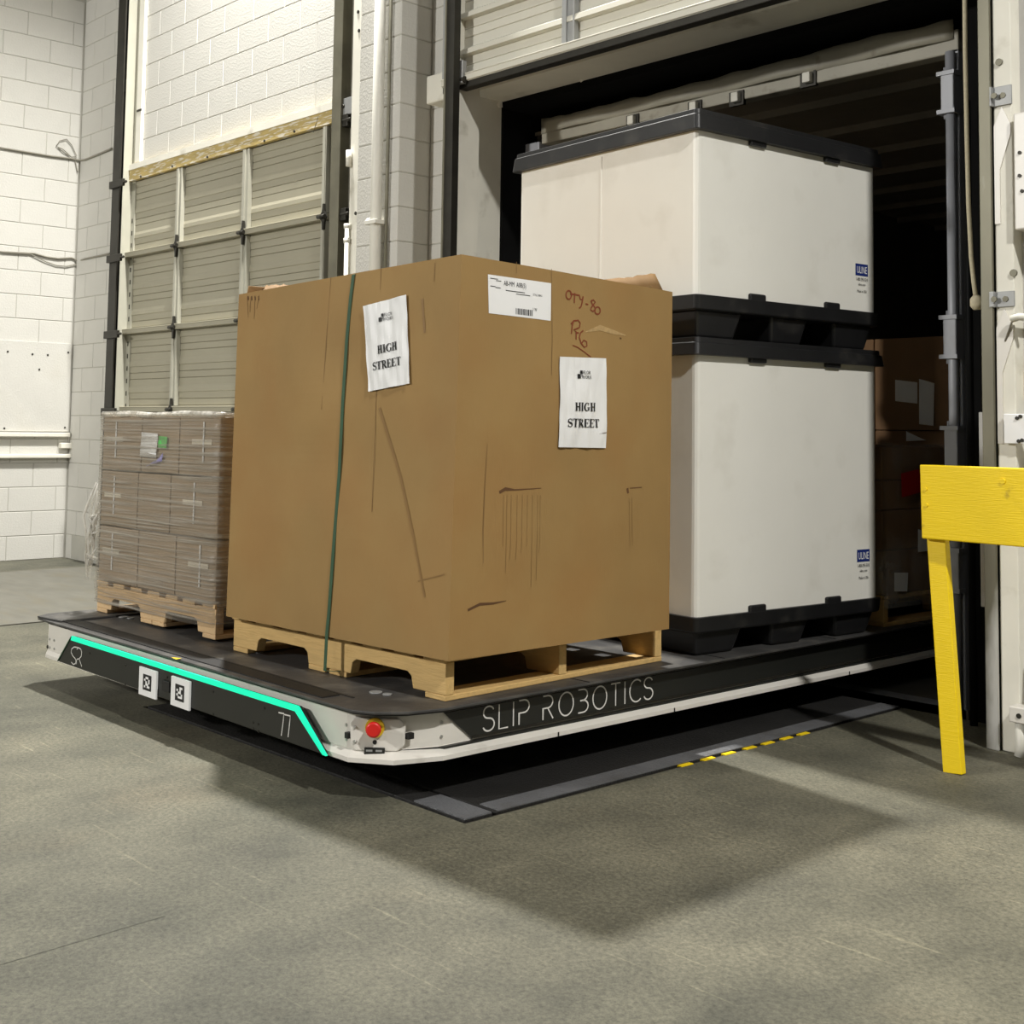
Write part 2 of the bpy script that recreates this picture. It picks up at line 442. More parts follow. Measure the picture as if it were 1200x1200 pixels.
# floor of concrete, with the pits left open
mb = MB()
FX0, FX1, FY0, FY1 = -12.5, 8.0, -9.0, WY + TH
L2 = (-9.95, -7.35)                # neighbouring leveller
xs = [FX0, L2[0], L2[1], GX0, GX1, FX1]
for i in range(5):
    mb.add([(xs[i], FY0, 0), (xs[i + 1], FY0, 0), (xs[i + 1], GY0, 0), (xs[i], GY0, 0)], [(0, 1, 2, 3)])
for i in (0, 2, 4):
    mb.add([(xs[i], GY0, 0), (xs[i + 1], GY0, 0), (xs[i + 1], FY1, 0), (xs[i], FY1, 0)], [(0, 1, 2, 3)])
for (a, b) in (L2, (GX0, GX1)):    # pit walls
    mb.add([(a, GY0, 0), (b, GY0, 0), (b, GY0, -.4), (a, GY0, -.4)], [(0, 1, 2, 3)])
    for x in (a, b): mb.add([(x, GY0, 0), (x, FY1, 0), (x, FY1, -.4), (x, GY0, -.4)], [(0, 1, 2, 3)])
    mb.add([(a, GY0, -.4), (b, GY0, -.4), (b, FY1, -.4), (a, FY1, -.4)], [(0, 1, 2, 3)])
    mb.add([(a, FY1, 0), (b, FY1, 0), (b, FY1, -.4), (a, FY1, -.4)], [(0, 1, 2, 3)])
floor = mb.build('floor', 'concrete', fix=False)
tag(floor, 'worn grey concrete warehouse floor with scuffs and speckle', kind='structure')
jm = MB()
p, q = at_z(0, 1131, 0), at_z(172, 1080, 0)
d = (q - p).normalized(); n = Vector((-d.y, d.x, 0))
a, b = p - d * 2, q + d * .05
jm.add([a - n * .0015, b - n * .0008, b + n * .0008, a + n * .0015], [(0, 1, 2, 3)])
for v in jm.v: v.z = .0006
jm.build('control_joint', 'dark_steel', floor)

# dock wall: backing (mortar) with two openings
mb = MB(); y0, y1 = WY + .004, WY + TH
ZT = 9.0
mb.box(XC - .3, D1[0], y0, y1, 0, ZT); mb.box(D1[0], D1[1], y0, y1, D1[2], ZT)
mb.box(D1[1], D2[0], y0, y1, 0, ZT); mb.box(D2[0], D2[1], y0, y1, D2[2], ZT); mb.box(D2[1], 8.0, y0, y1, 0, ZT)
wall_back = tag(mb.build('wall_back', 'mortar'), 'white painted concrete block wall with two dock doors', kind='structure')
mb = MB(); mb.box(XC - .3, XC - .004, -9, WY + .004, 0, ZT)
wall_left = tag(mb.build('wall_left', 'mortar'), 'white painted concrete block wall meeting the dock wall in a corner', kind='structure')

_bm = {}


def block_mesh(w, h, d=.03, b=.003, mat='block'):
    """front face at y = 0 looking to -y, x centred, z from 0"""
    k = (round(w, 3), round(h, 3), mat)
    if k not in _bm:
        x = w / 2
        vs = [(-x, b, 0), (x, b, 0), (x, b, h), (-x, b, h), (-x + b, 0, b), (x - b, 0, b), (x - b, 0, h - b), (-x + b, 0, h - b), (-x, d, 0), (x, d, 0), (x, d, h), (-x, d, h)]
        fs = [(4, 5, 6, 7), (0, 1, 5, 4), (1, 2, 6, 5), (2, 3, 7, 6), (3, 0, 4, 7), (8, 9, 1, 0), (9, 10, 2, 1), (10, 11, 3, 2), (11, 8, 0, 3)]
        _bm[k] = MB().add(vs, fs).mesh('block', mat)
    return _bm[k]


GAP = .0055


def lay_blocks(parent, u0, u1, z0, z1, holes, place, phase=0.):
    k = int(math.floor(z0 / CH + .001)); cnt = 0
    while k * CH < z1 - .01:
        zb = k * CH + GAP / 2; zt = min((k + 1) * CH, z1) - GAP / 2
        zc = (zb + zt) / 2
        spans = [(u0, u1)]
        for (a, b, za, zb_) in holes:
            if zc > za and zc < zb_:
                ns = []
                for (s, e) in spans:
                    if b <= s or a >= e: ns.append((s, e)); continue
                    if a > s: ns.append((s, a))
                    if b < e: ns.append((b, e))
                spans = ns
        off = phase + (CL / 2 if k % 2 else 0)
        for (s, e) in spans:
            i = math.floor((s - off) / CL)
            while off + i * CL < e - .001:
                a = max(s, off + i * CL); b = min(e, off + (i + 1) * CL); i += 1
                if b - a < .03: continue
                me = block_mesh(b - a - GAP, zt - zb)
                inst('block', me, parent, place((a + b) / 2, zb)); cnt += 1
        k += 1
    return cnt


P_back = lambda u, z: Matrix.Translation((u, WY, z))
PIL = (-6.235, -5.83, WY - .235)    # pilaster x0, x1, front y
n1 = lay_blocks(wall_back, XC + .01, D1[0] - .05, 0, 4.88, [(-10.6, -9.0, 0, .2)], P_back, XC)
n1 += lay_blocks(wall_back, D1[0] - .05, D1[1] + .05, D1[2] + .065, 4.88, [], P_back, XC)
n1 += lay_blocks(wall_back, D1[1] + .05, PIL[0], 1.6, 4.3, [], P_back, XC)
n1 += lay_blocks(wall_back, PIL[1], -5.60, 1.6, 4.1, [], P_back, XC)
P_left = lambda u, z: Matrix.Translation((XC, u, z)) @ Matrix.Rotation(math.pi / 2, 4, 'Z')
n2 = lay_blocks(wall_left, 1.9, WY - .008, 0, 4.88, [], P_left, WY - .1)

# pilaster between the doors
mb = MB(); mb.box(PIL[0] + .004, PIL[1] - .004, PIL[2] + .004, WY + .01, 0, ZT)
pil = tag(mb.build('wall_pilaster', 'mortar'), 'white block pilaster standing proud between the two dock doors', kind='structure')
for k in range(6, 22):
    z = k * CH + GAP / 2; w = PIL[1] - PIL[0]
    c = MB(); bb = .006
    x0, x1, ya, yb, z0, z1 = PIL[0], PIL[1], PIL[2], WY, z, z + CH - GAP
    if k == 6: c.box(-w / 2, w / 2, 0, yb - ya - .004, 0, CH - GAP); pm = c.mesh('block', 'block')
    o = inst('block', pm, pil, Matrix.Translation(((x0 + x1) / 2, ya, z)))
    b = o.modifiers.new('bevel', 'BEVEL'); b.width = .004; b.segments = 1

# painted panel on the left wall with ledges
t = thing('wall_panel', 'white painted sheet panel with rusty screws on the left block wall', 'panel', (XC + .012, 4.2, 1.4))
a = at_x(84, 403, XC + .012); b = at_x(82, 506, XC + .012)
mb = MB(); mb.box(XC + .001, XC + .014, 3.0, a.y, b.z, a.z); mb.build('sheet', 'block', t, bevel=.003)
mb = MB(); mb.box(XC + .001, XC + .05, 3.0, b.y - .01, b.z - .045, b.z - .008); mb.build('ledge', 'white_trim', t, bevel=.006)
for (px, py) in ((9, 412), (38, 415), (56, 416), (80, 413), (5, 506), (76, 505), (46, 433)):
    s = at_x(px, py - (4 if py > 500 else 0), XC + .015); mb = MB(); mb.cyl(s - Vector((.002, 0, 0)), s + Vector((.004, 0, 0)), .008, 8); mb.build('screw', 'dark_steel', t)
mb = MB(); a = at_x(83, 534, XC + .04)
mb.box(XC + .001, XC + .055, 3.0, a.y, a.z - .02, a.z + .015)
o = mb.build('trim_rail', 'white_trim', bevel=.008); tag(o, 'white painted rail along the left wall below the sheet panel', 'rail')
a = at_x(78, 523, XC + .03); mb = MB(); mb.box(XC + .001, XC + .06, a.y - .06, a.y + .04, a.z - .018, a.z + .03)
tag(mb.build('rail_clip', 'white_trim', bevel=.006), 'small white clip above the rail end in the wall corner', 'clip')

# loose cables on the wall
def cable(name, label, pix, r, plane='x', loops=0):
    pts = []
    for (x, y) in pix:
        p = at_x(x, y, XC + .012) if x < 94.5 else at_y(x, y, WY - .012)
        pts.append(p)
    sm = []
    for i in range(len(pts) - 1):
        for k in range(4): sm.append(pts[i].lerp(pts[i + 1], k / 4))
    sm.append(pts[-1])
    mb = MB(); mb.tube(sm, r, 6); return tag(mb.build(name, 'cable'), label, 'cable', 'cables stapled to the wall')


cable('wall_cable', 'upper grey cable run around the wall corner', [(0, 173), (30, 178), (60, 183), (85, 186), (94, 188), (100, 187), (115, 181), (131, 174)], .009)
cable('wall_cable', 'thin looping wire beside the upper cable at the corner', [(66, 171), (70, 165), (78, 163), (84, 170), (90, 183), (84, 184), (74, 178), (67, 172), (74, 175), (88, 188), (91, 202)], .004)
cable('wall_cable', 'lower grey cable sagging towards the wall corner', [(0, 295), (20, 296), (40, 297), (54, 301), (68, 303), (84, 302), (92, 306), (100, 303), (115, 300), (129, 297)], .008)
cable('wall_cable', 'lowest thin wire hanging below the lower cable', [(2, 296), (36, 298), (52, 306), (66, 311), (78, 312), (92, 309)], .005)

# ------------------------------------------------------------------ sectional doors
def section_profile(h, period=.208, q=.028):
    """list of (depth, z) from top to bottom"""
    pr = []; n = int(round(h / period))
    for k in range(n):
        t0 = h - k * period
        for (dt, d) in ((0, 0), (.022, q * .92), (.050, q), (.054, .0), (.100, 0), (.103, -.006), (.107, 0), (.150, 0), (.153, -.006), (.157, 0)):
            pr.append((d, t0 - dt))
    pr.append((0, 0)); return pr


def sectional_door(name, label, x0, x1, zbot, nsec, sh, yface, mpanel, mstile, cols, stile_w=.075, hinge=True, zmax=9, first=0, q=.028):
    root = bpy.data.objects.new(name, None); COL.objects.link(root); root.location = ((x0 + x1) / 2, yface, zbot)
    WM[root.name] = Matrix.Translation(root.location); tag(root, label, kind='structure')
    sl = (cols[1] - cols[0])
    hm = None
    for k in range(first, nsec):
        z0 = zbot + k * sh
        pr = section_profile(sh, q=q)
        for c in range(len(cols) - 1):
            mb = MB(); a, b = cols[c], cols[c + 1]
            vs = []; fs = []
            for (d, z) in pr: vs += [(a, yface - d, z0 + z), (b, yface - d, z0 + z)]
            for i in range(len(pr) - 1): fs.append((2 * i, 2 * i + 1, 2 * i + 3, 2 * i + 2))
            n = len(vs); vs += [(a, yface + .03, z0), (b, yface + .03, z0), (b, yface + .03, z0 + sh), (a, yface + .03, z0 + sh)]
            fs.append((n, n + 1, n + 2, n + 3))
            mb.add(vs, fs); pn = mb.build('rib_panel', mpanel, root)
        mb = MB(); mb.box(x0, x1, yface - .048, yface + .02, z0 + .004, z0 + .045); mb.box(x0, x1, yface - .052, yface - .045, z0 + .037, z0 + .045)
        mb.build('rail', mpanel, root, bevel=.003)
        for xc in cols:
            w = stile_w; xa = max(xc - w / 2, x0); xb = min(xc + w / 2, x1)
            mb = MB()
            mb.prism([(xa, yface - .002, z0 + .05), (xa, yface - .04, z0 + .05), (xa + .030, yface - .04, z0 + .05), (xa + .030, yface - .03, z0 + .05), (xb - .012, yface - .03, z0 + .05), (xb - .012, yface - .036, z0 + .05), (xb, yface - .036, z0 + .05), (xb, yface - .002, z0 + .05)], (0, 0, sh - .055))
            st = mb.build('stile', mstile, root)
            if hinge:
                mb = MB(); zc = z0 + .02; yf = yface - .052
                mb.prism([(xc - .040, yf, zc), (xc - .012, yf, zc - .035), (xc - .008, yf, zc - .085), (xc + .008, yf, zc - .085), (xc + .014, yf, zc - .035), (xc + .030, yf, zc), (xc + .014, yf, zc + .035), (xc + .006, yf, zc + .085), (xc - .006, yf, zc + .085), (xc - .012, yf, zc + .035)], (0, .016, 0))
                mb.cyl((xc - .045, yf - .008, zc), (xc + .035, yf - .008, zc), .014, 8)
                mb.build('hinge', 'dark_steel', root)
    return root


c1 = [-9.80, -8.83, -7.86, -6.86]
sectional_door('door_1', 'closed grey ribbed sectional dock door with dark hinges', -9.80, -6.86, 0, 5, .624, WY - .002, 'door_grey', 'door_stile', c1, first=0, q=.006)
cs = [-5.50, -4.50, -3.50, -2.40]
DY = WY - .15; DZ = at_y(541, 100, DY).z
d2 = sectional_door('door_2', 'raised white ribbed sectional dock door above the trailer', -5.50, -2.40, DZ, 2, .624, DY, 'door_white', 'galv', cs, stile_w=.085, hinge=False, q=.036)
mb = MB(); mb.box(-5.50, -2.40, DY - .035, DY + .025, DZ - .035, DZ + .003); mb.build('bottom_seal', 'dark_steel', d2, bevel=.004)
mb = MB(); mb.box(-5.50, -2.40, DY - .039, DY - .033, DZ + .001, DZ + .025); mb.build('bottom_lip', 'door_white', d2)
mb = MB(); bx0 = at_y(532, 90, DY - .07).x; mb.box(bx0, bx0 + .07, DY - .07, DY - .038, DZ - .015, DZ + .115); mb.build('bottom_bracket', 'galv', d2, bevel=.004)
mb = MB(); mb.cyl((bx0 - .03, DY - .055, DZ + .005), (bx0 + .08, DY - .055, DZ + .005), .018, 10); mb.build('roller', 'dark_steel', d2)
for z in (DZ + .035, DZ + .075, DZ + .105):
    mb = MB(); mb.cyl((bx0 + .035, DY - .075, z), (bx0 + .035, DY - .068, z), .006, 8); mb.build('bolt', 'screw', d2)

# wood header above the grey door
t = MB(); t.box(-9.95, -6.72, WY - .038, WY - .001, 3.125, 3.262)
hd = tag(t.build('trim_1', 'raw_wood', bevel=.004), 'bare yellowish timber header over the grey door with peeling white paint', kind='structure')
mb = MB(); mb.box(-9.95, -6.72, WY - .046, WY - .038, 3.215, 3.262); mb.build('paint_strip', 'white_trim', hd)
for px, py in ((165, 207), (202, 195), (243, 184), (310, 165), (390, 143), (345, 154)):
    p = at_y(px, py, WY - .04); mb = MB(); mb.cyl(p - Vector((0, .004, 0)), p + Vector((0, .004, 0)), .010, 8); mb.build('nail_head', 'dark_steel', hd)
p = at_y(370, 146, WY - .039); mb = MB(); mb.add([p + Vector((-.03, 0, -.05)), p + Vector((-.024, 0, -.05)), p + Vector((.03, 0, .05)), p + Vector((.024, 0, .05))], [(0, 1, 2, 3)]); mb.build('crack', 'dark_steel', hd)

# lifting tracks
def track(name, label, xa, xb, ya, yb, mat, z1=5.6, side=1, plates=(), z0=0):
    """C-shaped roller track"""
    mb = MB(); w = .004
    if side > 0: poly = [(xa, ya), (xb, ya), (xb, ya + .012), (xa + w, ya + .012), (xa + w, yb - .012), (xb, yb - .012), (xb, yb), (xa, yb)]
    else: poly = [(xb, yb), (xa, yb), (xa, yb - .012), (xb - w, yb - .012), (xb - w, ya + .012), (xa, ya + .012), (xa, ya), (xb, ya)]
    mb.prism([(x, y, z0) for x, y in poly], (0, 0, z1))
    return mb.build(name, mat)


def trim(n, label, mb, mat, bevel=0):
    return tag(mb.build('trim_%d' % n, mat, bevel=bevel), label, kind='structure')


# grey door, far side
xa = at_y(133.5, 200, WY - .10).x; xb = at_y(142, 200, WY - .10).x
t1 = track('trim_2', '', xa, xb, WY - .11, WY - .045, 'dark_steel', 5.6); tag(t1, 'dark steel lifting track at the far side of the grey door', kind='structure')
mb = MB(); mb.box(xb + .012, xb + .02, WY - .09, WY - .002, 0, 5.6); mb.box(xb + .02, xb + .085, WY - .012, WY - .002, 0, 5.6)
t3 = trim(3, 'galvanised angle behind the far track of the grey door', mb, 'door_stile')
for k in range(26):
    z = .3 + k * .1; p = Vector((xb + .05, WY - .0135, z)); mb = MB(); mb.box(p.x - .007, p.x + .007, p.y - .001, p.y + .001, z - .018, z + .018); mb.build('slot', 'dark_steel', t3)
mb = MB(); mb.box(xb + .085, xb + .175, WY - .03, WY - .001, 3.27, 5.6); t4 = trim(4, 'white painted timber upright above the far corner of the grey door', mb, 'white_trim', .004)
z = at_y(153, 135, WY).z; mb = MB(); mb.box(xb + .10, xb + .18, WY - .034, WY - .029, z - .012, z + .006); mb.build('crack', 'dark_steel', t4)
mb = MB(); a = at_y(143, 101, WY - .07); mb.box(a.x - .03, a.x + .09, WY - .075, WY - .06, a.z - .05, a.z + .04); mb.build('bracket', 'galv', t3, bevel=.003)
for zz in (3.12 - .02, 2.49, 1.872, 1.25):
    mb = MB(); mb.box(xa - .01, xb + .10, WY - .135, WY - .11, zz - .03, zz + .03); mb.cyl((xb + .02, WY - .12, zz), (xb + .14, WY - .12, zz), .012, 8); mb.build('roller_bracket', 'dark_steel', t1, bevel=.004)
# grey door, near side
xa = at_y(391.5, 150, WY - .10).x; xb = at_y(402, 150, WY - .10).x
t5 = track('trim_5', '', xa, xb, WY - .12, WY - .045, 'track', 5.6, side=-1); tag(t5, 'olive grey lifting track at the near side of the grey door', kind='structure')
mb = MB(); mb.box(xb + .075, xb + .085, WY - .09, WY - .002, 0, 5.6); t6 = trim(6, 'steel angle beside the near track of the grey door', mb, 'track')
mb = MB(); mb.box(xb + .02, xb + .027, WY - .06, WY - .055, .5, 5.6); mb.build('lift_cable', 'cable', t6)
a = at_y(405, 124, WY - .10); mb = MB(); mb.box(a.x - .04, a.x + .14, WY - .102, WY - .09, a.z - .06, a.z + .05); mb.build('bracket', 'galv', t5, bevel=.003)
for dx in (-.02, .11):
    mb = MB(); mb.cyl((a.x + dx, WY - .112, a.z), (a.x + dx, WY - .1, a.z), .014, 8); mb.build('bolt', 'dark_steel', t5)
for zz in (3.12 - .03, 2.49, 1.872):
    mb = MB(); mb.box(xb, xb + .06, WY - .11, WY - .06, zz - .04, zz + .04); mb.cyl((xb - .02, WY - .10, zz), (xb + .08, WY - .10, zz), .014, 8); mb.build('roller_bracket', 'dark_steel', t5, bevel=.004)
# white board between track and pipe
xa = at_y(412, 150, WY - .15).x; xb = at_y(424, 150, WY - .15).x
mb = MB(); mb.box(xa, xb, WY - .155, WY - .001, 0, 5.6); t7 = trim(7, 'white painted timber upright left of the downpipe', mb, 'white_trim', .004)
for px, py in ((420, 14), (417, 250), (421, 36)):
    p = at_y(px, py, WY - .155); mb = MB(); mb.cyl(p + Vector((0, -.004, 0)), p + Vector((0, .004, 0)), .012, 8); mb.build('nail_head', 'dark_steel', t7)
# downpipe
xp = at_y(443.5, 150, PIL[2] - .05).x
t = thing('downpipe', 'thick white painted vertical pipe in front of the block pilaster', 'pipe', (xp, PIL[2] - .055, 0))
mb = MB(); mb.cyl((xp, PIL[2] - .055, 0), (xp, PIL[2] - .055, 5.6), .034, 20); mb.build('pipe', 'pipe_white', t)
mb = MB(); mb.cyl((xp + .055, PIL[2] - .02, 0), (xp + .055, PIL[2] - .02, 5.6), .011, 8); mb.build('conduit', 'track', t)
p = at_y(438, 261, PIL[2] - .05); mb = MB(); mb.box(xp - .06, xp + .05, PIL[2] - .095, PIL[2] - .001, p.z - .015, p.z + .01); mb.cyl((xp - .07, PIL[2] - .06, p.z + .012), (xp - .035, PIL[2] - .06, p.z + .012), .02, 8); mb.build('pipe_clamp', 'pipe_white', t, bevel=.003)
# small cylinder on a wire by the near track
xq = at_y(411, 185, WY - .16).x
t = thing('conduit', 'thin white conduit with couplings beside the near door track', 'conduit', (xq, WY - .17, 1.5))
z0 = at_y(410, 262, WY - .17).z
mb = MB(); mb.cyl((xq, WY - .175, 0), (xq, WY - .175, z0), .014, 10); mb.build('tube', 'pipe_white', t)
for dz in (0, -.09):
    mb = MB(); mb.cyl((xq, WY - .175, z0 + dz - .03), (xq, WY - .175, z0 + dz), .021, 10); mb.build('coupling', 'pipe_white', t)
z1 = at_y(411, 176, WY - .17).z
mb = MB(); mb.cyl((xq, WY - .175, z1 - .10), (xq, WY - .175, z1), .018, 10)
tag(mb.build('door_bumper', 'white_trim'), 'small white cylinder fixed beside the near track', 'bumper')
# timber stub by the pilaster
a = at_y(494, 88, PIL[2] + .06); b = at_y(530, 112, PIL[2] + .06)
mb = MB(); mb.box(a.x, a.x + .22, WY - .14, WY - .001, a.z - .168, a.z)
tag(mb.build('timber_block', 'white_trim', bevel=.012), 'white painted timber stub fixed beside the pilaster', 'timber block')

# dock opening: left frame
xa = at_y(520.5, 150, WY - .27).x; xb = at_y(530.5, 150, WY - .27).x
t8 = track('trim_8', '', xa, xb, WY - .27, WY - .225, 'dark_steel', 5.6, side=-1); tag(t8, 'black lifting track on the left of the open dock door', kind='structure')
mb = MB(); mb.box(xa - .004, xa + .010, WY - .276, WY - .266, 0, 5.6); mb.build('track_edge', 'track', t8)
mb = MB(); mb.box(xa + .004, xa + .02, WY - .225, WY - .03, 0, 5.6); mb.build('light_block_board', 'white_trim', t8)  # added to block lamp light from the pilaster side, painted like the timber
mb = MB(); mb.box(-5.63, -5.515, WY - .035, WY + .0, 0, 3.08); t9 = trim(9, 'white painted timber jamb left of the dock opening', mb, 'white_trim', .004)
for px, py in ((535.5, 192),):
    p = at_y(px, py, WY - .036); mb = MB(); mb.cyl(p + Vector((0, -.003, 0)), p + Vector((0, .003, 0)), .016, 8); mb.build('nail_head', 'dark_steel', t9)
mb = MB(); mb.box(-5.542, -5.512, WY - .045, WY + .06, 0, 3.02); mb.build('door_stop', 'steel_worn', t9, bevel=.003)
p = at_y(533, 241, WY - .06); mb = MB(); mb.box(p.x - .02, p.x + .03, WY - .07, WY - .03, p.z - .03, p.z + .03); mb.build('bracket', 'dark_steel', t9, bevel=.004)
mb = MB(); mb.box(D2[0] - .002, D2[0] + .012, WY + .02, WY + TH, 0, 3.095); mb.box(D2[0], D2[1], WY + .0, WY + TH, 3.085, 3.105)
trim(10, 'white painted reveal lining of the dock opening', mb, 'white_trim')
# broken plaster bits under the lintel
for i, (px, py, s) in enumerate(((588, 120, .035), (590, 113, .028), (684, 90, .03))):
    p = at_y(px, py, WY + TH - .02); mb = MB()
    vs = [p + Vector((random.uniform(-s, s), random.uniform(-.02, .02), random.uniform(-s, s))) for _ in range(9)]
    bm = bmesh.new(); [bm.verts.new(v) for v in vs]; bmesh.ops.convex_hull(bm, input=bm.verts); bm.verts.ensure_lookup_table(); bm.verts.index_update()
    mb.add([v.co.copy() for v in bm.verts], [[v.index for v in f.verts] for f in bm.faces]); bm.free()
    mb.v = [v + Vector((0, 0, 0)) for v in mb.v]
    tag(mb.build('plaster_fragment', 'white_trim'), ['torn white foam lump at the top left corner of the dock opening', 'smaller torn foam scrap just above the lump in the opening corner', 'white scrap stuck under the lintel of the dock opening'][i], 'fragment')

# dock opening: right side
XR = D2[1]
a = at_y(1148.5, 300, WY - .12).x; b = at_y(1163, 300, WY - .12).x
mb = MB(); mb.prism([(a, WY - .12, 0), (a, WY + TH, 0), (a + .012, WY + TH, 0), (a + .012, WY - .108, 0), (b, WY - .108, 0), (b, WY - .12, 0)], (0, 0, 5.6))
t11 = trim(11, 'worn steel corner guard on the right of the dock opening', mb, 'steel_worn', .003)
c = at_y(1188, 300, WY - .10).x
mb = MB(); mb.box(b + .001, c, WY - .10, WY - .01, 0, 5.6); t12 = trim(12, 'white painted upright right of the dock opening with bolts and brackets', mb, 'white_trim', .004)
mb = MB(); mb.box(c, 8.0, WY - .03, WY + .002, 0, 5.6); t13 = trim(13, 'grey white painted wall sheet at the right edge', mb, 'wall_dirty')
for (py0, py1) in ((98, 121), (338, 359)):
    u0 = at_y(1159, py0 + 4, WY - .125); u1 = at_y(1189, py1, WY - .105)
    mb = MB(); mb.box(u0.x, b + .004, WY - .126, WY - .121, u1.z, u0.z); mb.box(b + .004, c + .004, WY - .108, WY - .1005, u1.z, u0.z); mb.box(b, b + .006, WY - .126, WY - .1005, u1.z, u0.z)
    br = mb.build('bracket', 'galv', t12, bevel=.002)
    for xx, yy in ((u0.x + .02, WY - .13), (c - .03, WY - .112)):
        mb = MB(); mb.cyl((xx, yy, (u0.z + u1.z) / 2), (xx, yy + .008, (u0.z + u1.z) / 2), .012, 6); mb.build('bolt', 'track', br)
for px, py in ((1171, 73), (1188, 320)):
    p = at_y(px, py, WY - .101); mb = MB(); mb.cyl(p + Vector((0, -.006, 0)), p + Vector((0, .004, 0)), .014, 10); mb.build('bolt', 'track', t12)
for (py0, py1, q) in ((125, 262, .0), (362, 520, .0)):    # galvanised pointed plates
    u = at_y(1175, py0, WY - .102); l = at_y(1175, py1, WY - .102); w = (c - b) / 2 - .004; xm = (b + c) / 2
    mb = MB(); mb.prism([(xm, WY - .105, u.z), (xm + w, WY - .105, u.z - .07), (xm + w, WY - .105, u.z - .11), (xm - w * .35, WY - .105, u.z - .24), (xm - w * .35, WY - .105, l.z), (xm - w, WY - .105, l.z), (xm - w, WY - .105, u.z - .07)], (0, .0045, 0))
    mb.build('guard_plate', 'white_paint', t12)
# things fixed at the right edge
def wall_plate(name, label, cat, px0, py0, px1, py1, Y, dep, mat, holes=(), bevel=.004):
    u = at_y(px0, py0, Y); l = at_y(px1, py1, Y); mb = MB(); mb.box(u.x, l.x, Y, Y + dep, l.z, u.z)
    t = thing(name, label, cat, ((u.x + l.x) / 2, Y + dep, l.z)); mb.build('plate', mat, t, bevel=bevel)
    for hx, hy in holes:
        p = at_y(hx, hy, Y); mb = MB(); mb.cyl(p + Vector((0, -.005, 0)), p + Vector((0, .003, 0)), .007, 8); mb.build('screw', 'dark_steel', t)
    return t


wall_plate('control_box', 'tall white metal box cut by the right picture edge, near the top', 'box', 1187, 133, 1260, 262, WY - .13, .10, 'white_paint', ((1195, 179), (1195, 206), (1198, 224)), .006)
wall_plate('outlet_plate', 'small cream cover plate above the white notice at the right edge', 'cover plate', 1194, 435, 1215, 467, WY - .036, .006, 'cream_tape', ((1197, 439), (1197, 465)), .002)
wall_plate('notice_plate', 'blank white rectangular plate above the yellow barrier', 'plate', 1176, 485, 1250, 521, WY - .125, .012, 'paper', ((1192, 490), (1196, 488), (1194, 517), (1198, 516)), .002)
p = at_y(1194, 373, WY - .13); t = thing('rope_cleat', 'small white cleat on the wall beneath the tall white box', 'cleat', (p.x + .03, WY - .1, p.z))
mb = MB(); mb.tube([p + Vector((-.03, 0, 0)), p + Vector((0, 0, .006)), p + Vector((.06, .0, .0))], [.012, .014, .012], 8); mb.build('horn', 'pipe_white', t)
mb = MB(); mb.cyl(p + Vector((.015, 0, 0)), p + Vector((.015, .1, 0)), .012, 8); mb.build('post', 'pipe_white', t)
mb = MB(); q = at_y(1178, 400, WY - .104); mb.tube([p + Vector((-.005, .003, -.005)), p.lerp(q, .5) + Vector((0, 0, .03)), q], .004, 6); mb.build('cord', 'cable', t)
# junction box and pipes at the foot of the wall
u = at_y(1182, 827, WY - .165); l = at_y(1210, 851, WY - .165)
t = thing('junction_box', 'white electrical box with two pipes at the foot of the right wall', 'junction box', ((u.x + l.x) / 2, WY - .07, 0))
mb = MB(); mb.box(u.x, l.x, WY - .165, WY - .101, l.z, u.z); jb = mb.build('box', 'white_paint', t, bevel=.004)
p = at_y(1194, 839, WY - .165); mb = MB(); mb.cyl(p + Vector((0, -.004, 0)), p + Vector((0, .002, 0)), .009, 10); mb.build('knockout', 'dark_steel', jb)
for dx in (.03, .11):
    mb = MB(); mb.tube([(u.x + dx, WY - .135, l.z), (u.x + dx, WY - .135, .03), (u.x + dx - .004, WY - .138, 0)], .020, 10); mb.build('pipe', 'pipe_white', t)
mb = MB(); mb.tube([(u.x + .11, WY - .135, u.z), (u.x + .13, WY - .125, u.z + .25)], .018, 8); mb.build('pipe', 'pipe_white', t)
# wooden filler strip beneath the barrier
u = at_y(1148, 600, WY - .0); l = at_y(1158, 712, WY - .0)
mb = MB(); mb.box(u.x, u.x + .06, WY - .0, WY + .05, l.z, 1.25)
tag(mb.build('timber_strip', 'wall_dirty', bevel=.003), 'short grey timber strip inside the right edge of the opening', 'timber strip')

# pull rope
pts = [at_y(x, y, WY - .05) for x, y in ((1130, -60), (1131, 60), (1133, 160), (1135, 240), (1138, 300), (1141, 330), (1144, 352))]
t = thing('pull_rope', 'cream pull rope with a knotted end hanging beside the trailer', 'rope', tuple(pts[-1]))
mb = MB(); mb.tube(pts, .009, 8); mb.build('rope', 'rope', t)
e = pts[-1]; mb = MB(); mb.tube([e + Vector((0, 0, .02)), e + Vector((0, 0, .005)), e + Vector((.002, 0, -.02)), e + Vector((.003, 0, -.036))], [.012, .024, .026, .014], 10); mb.build('knot', 'rope', t)

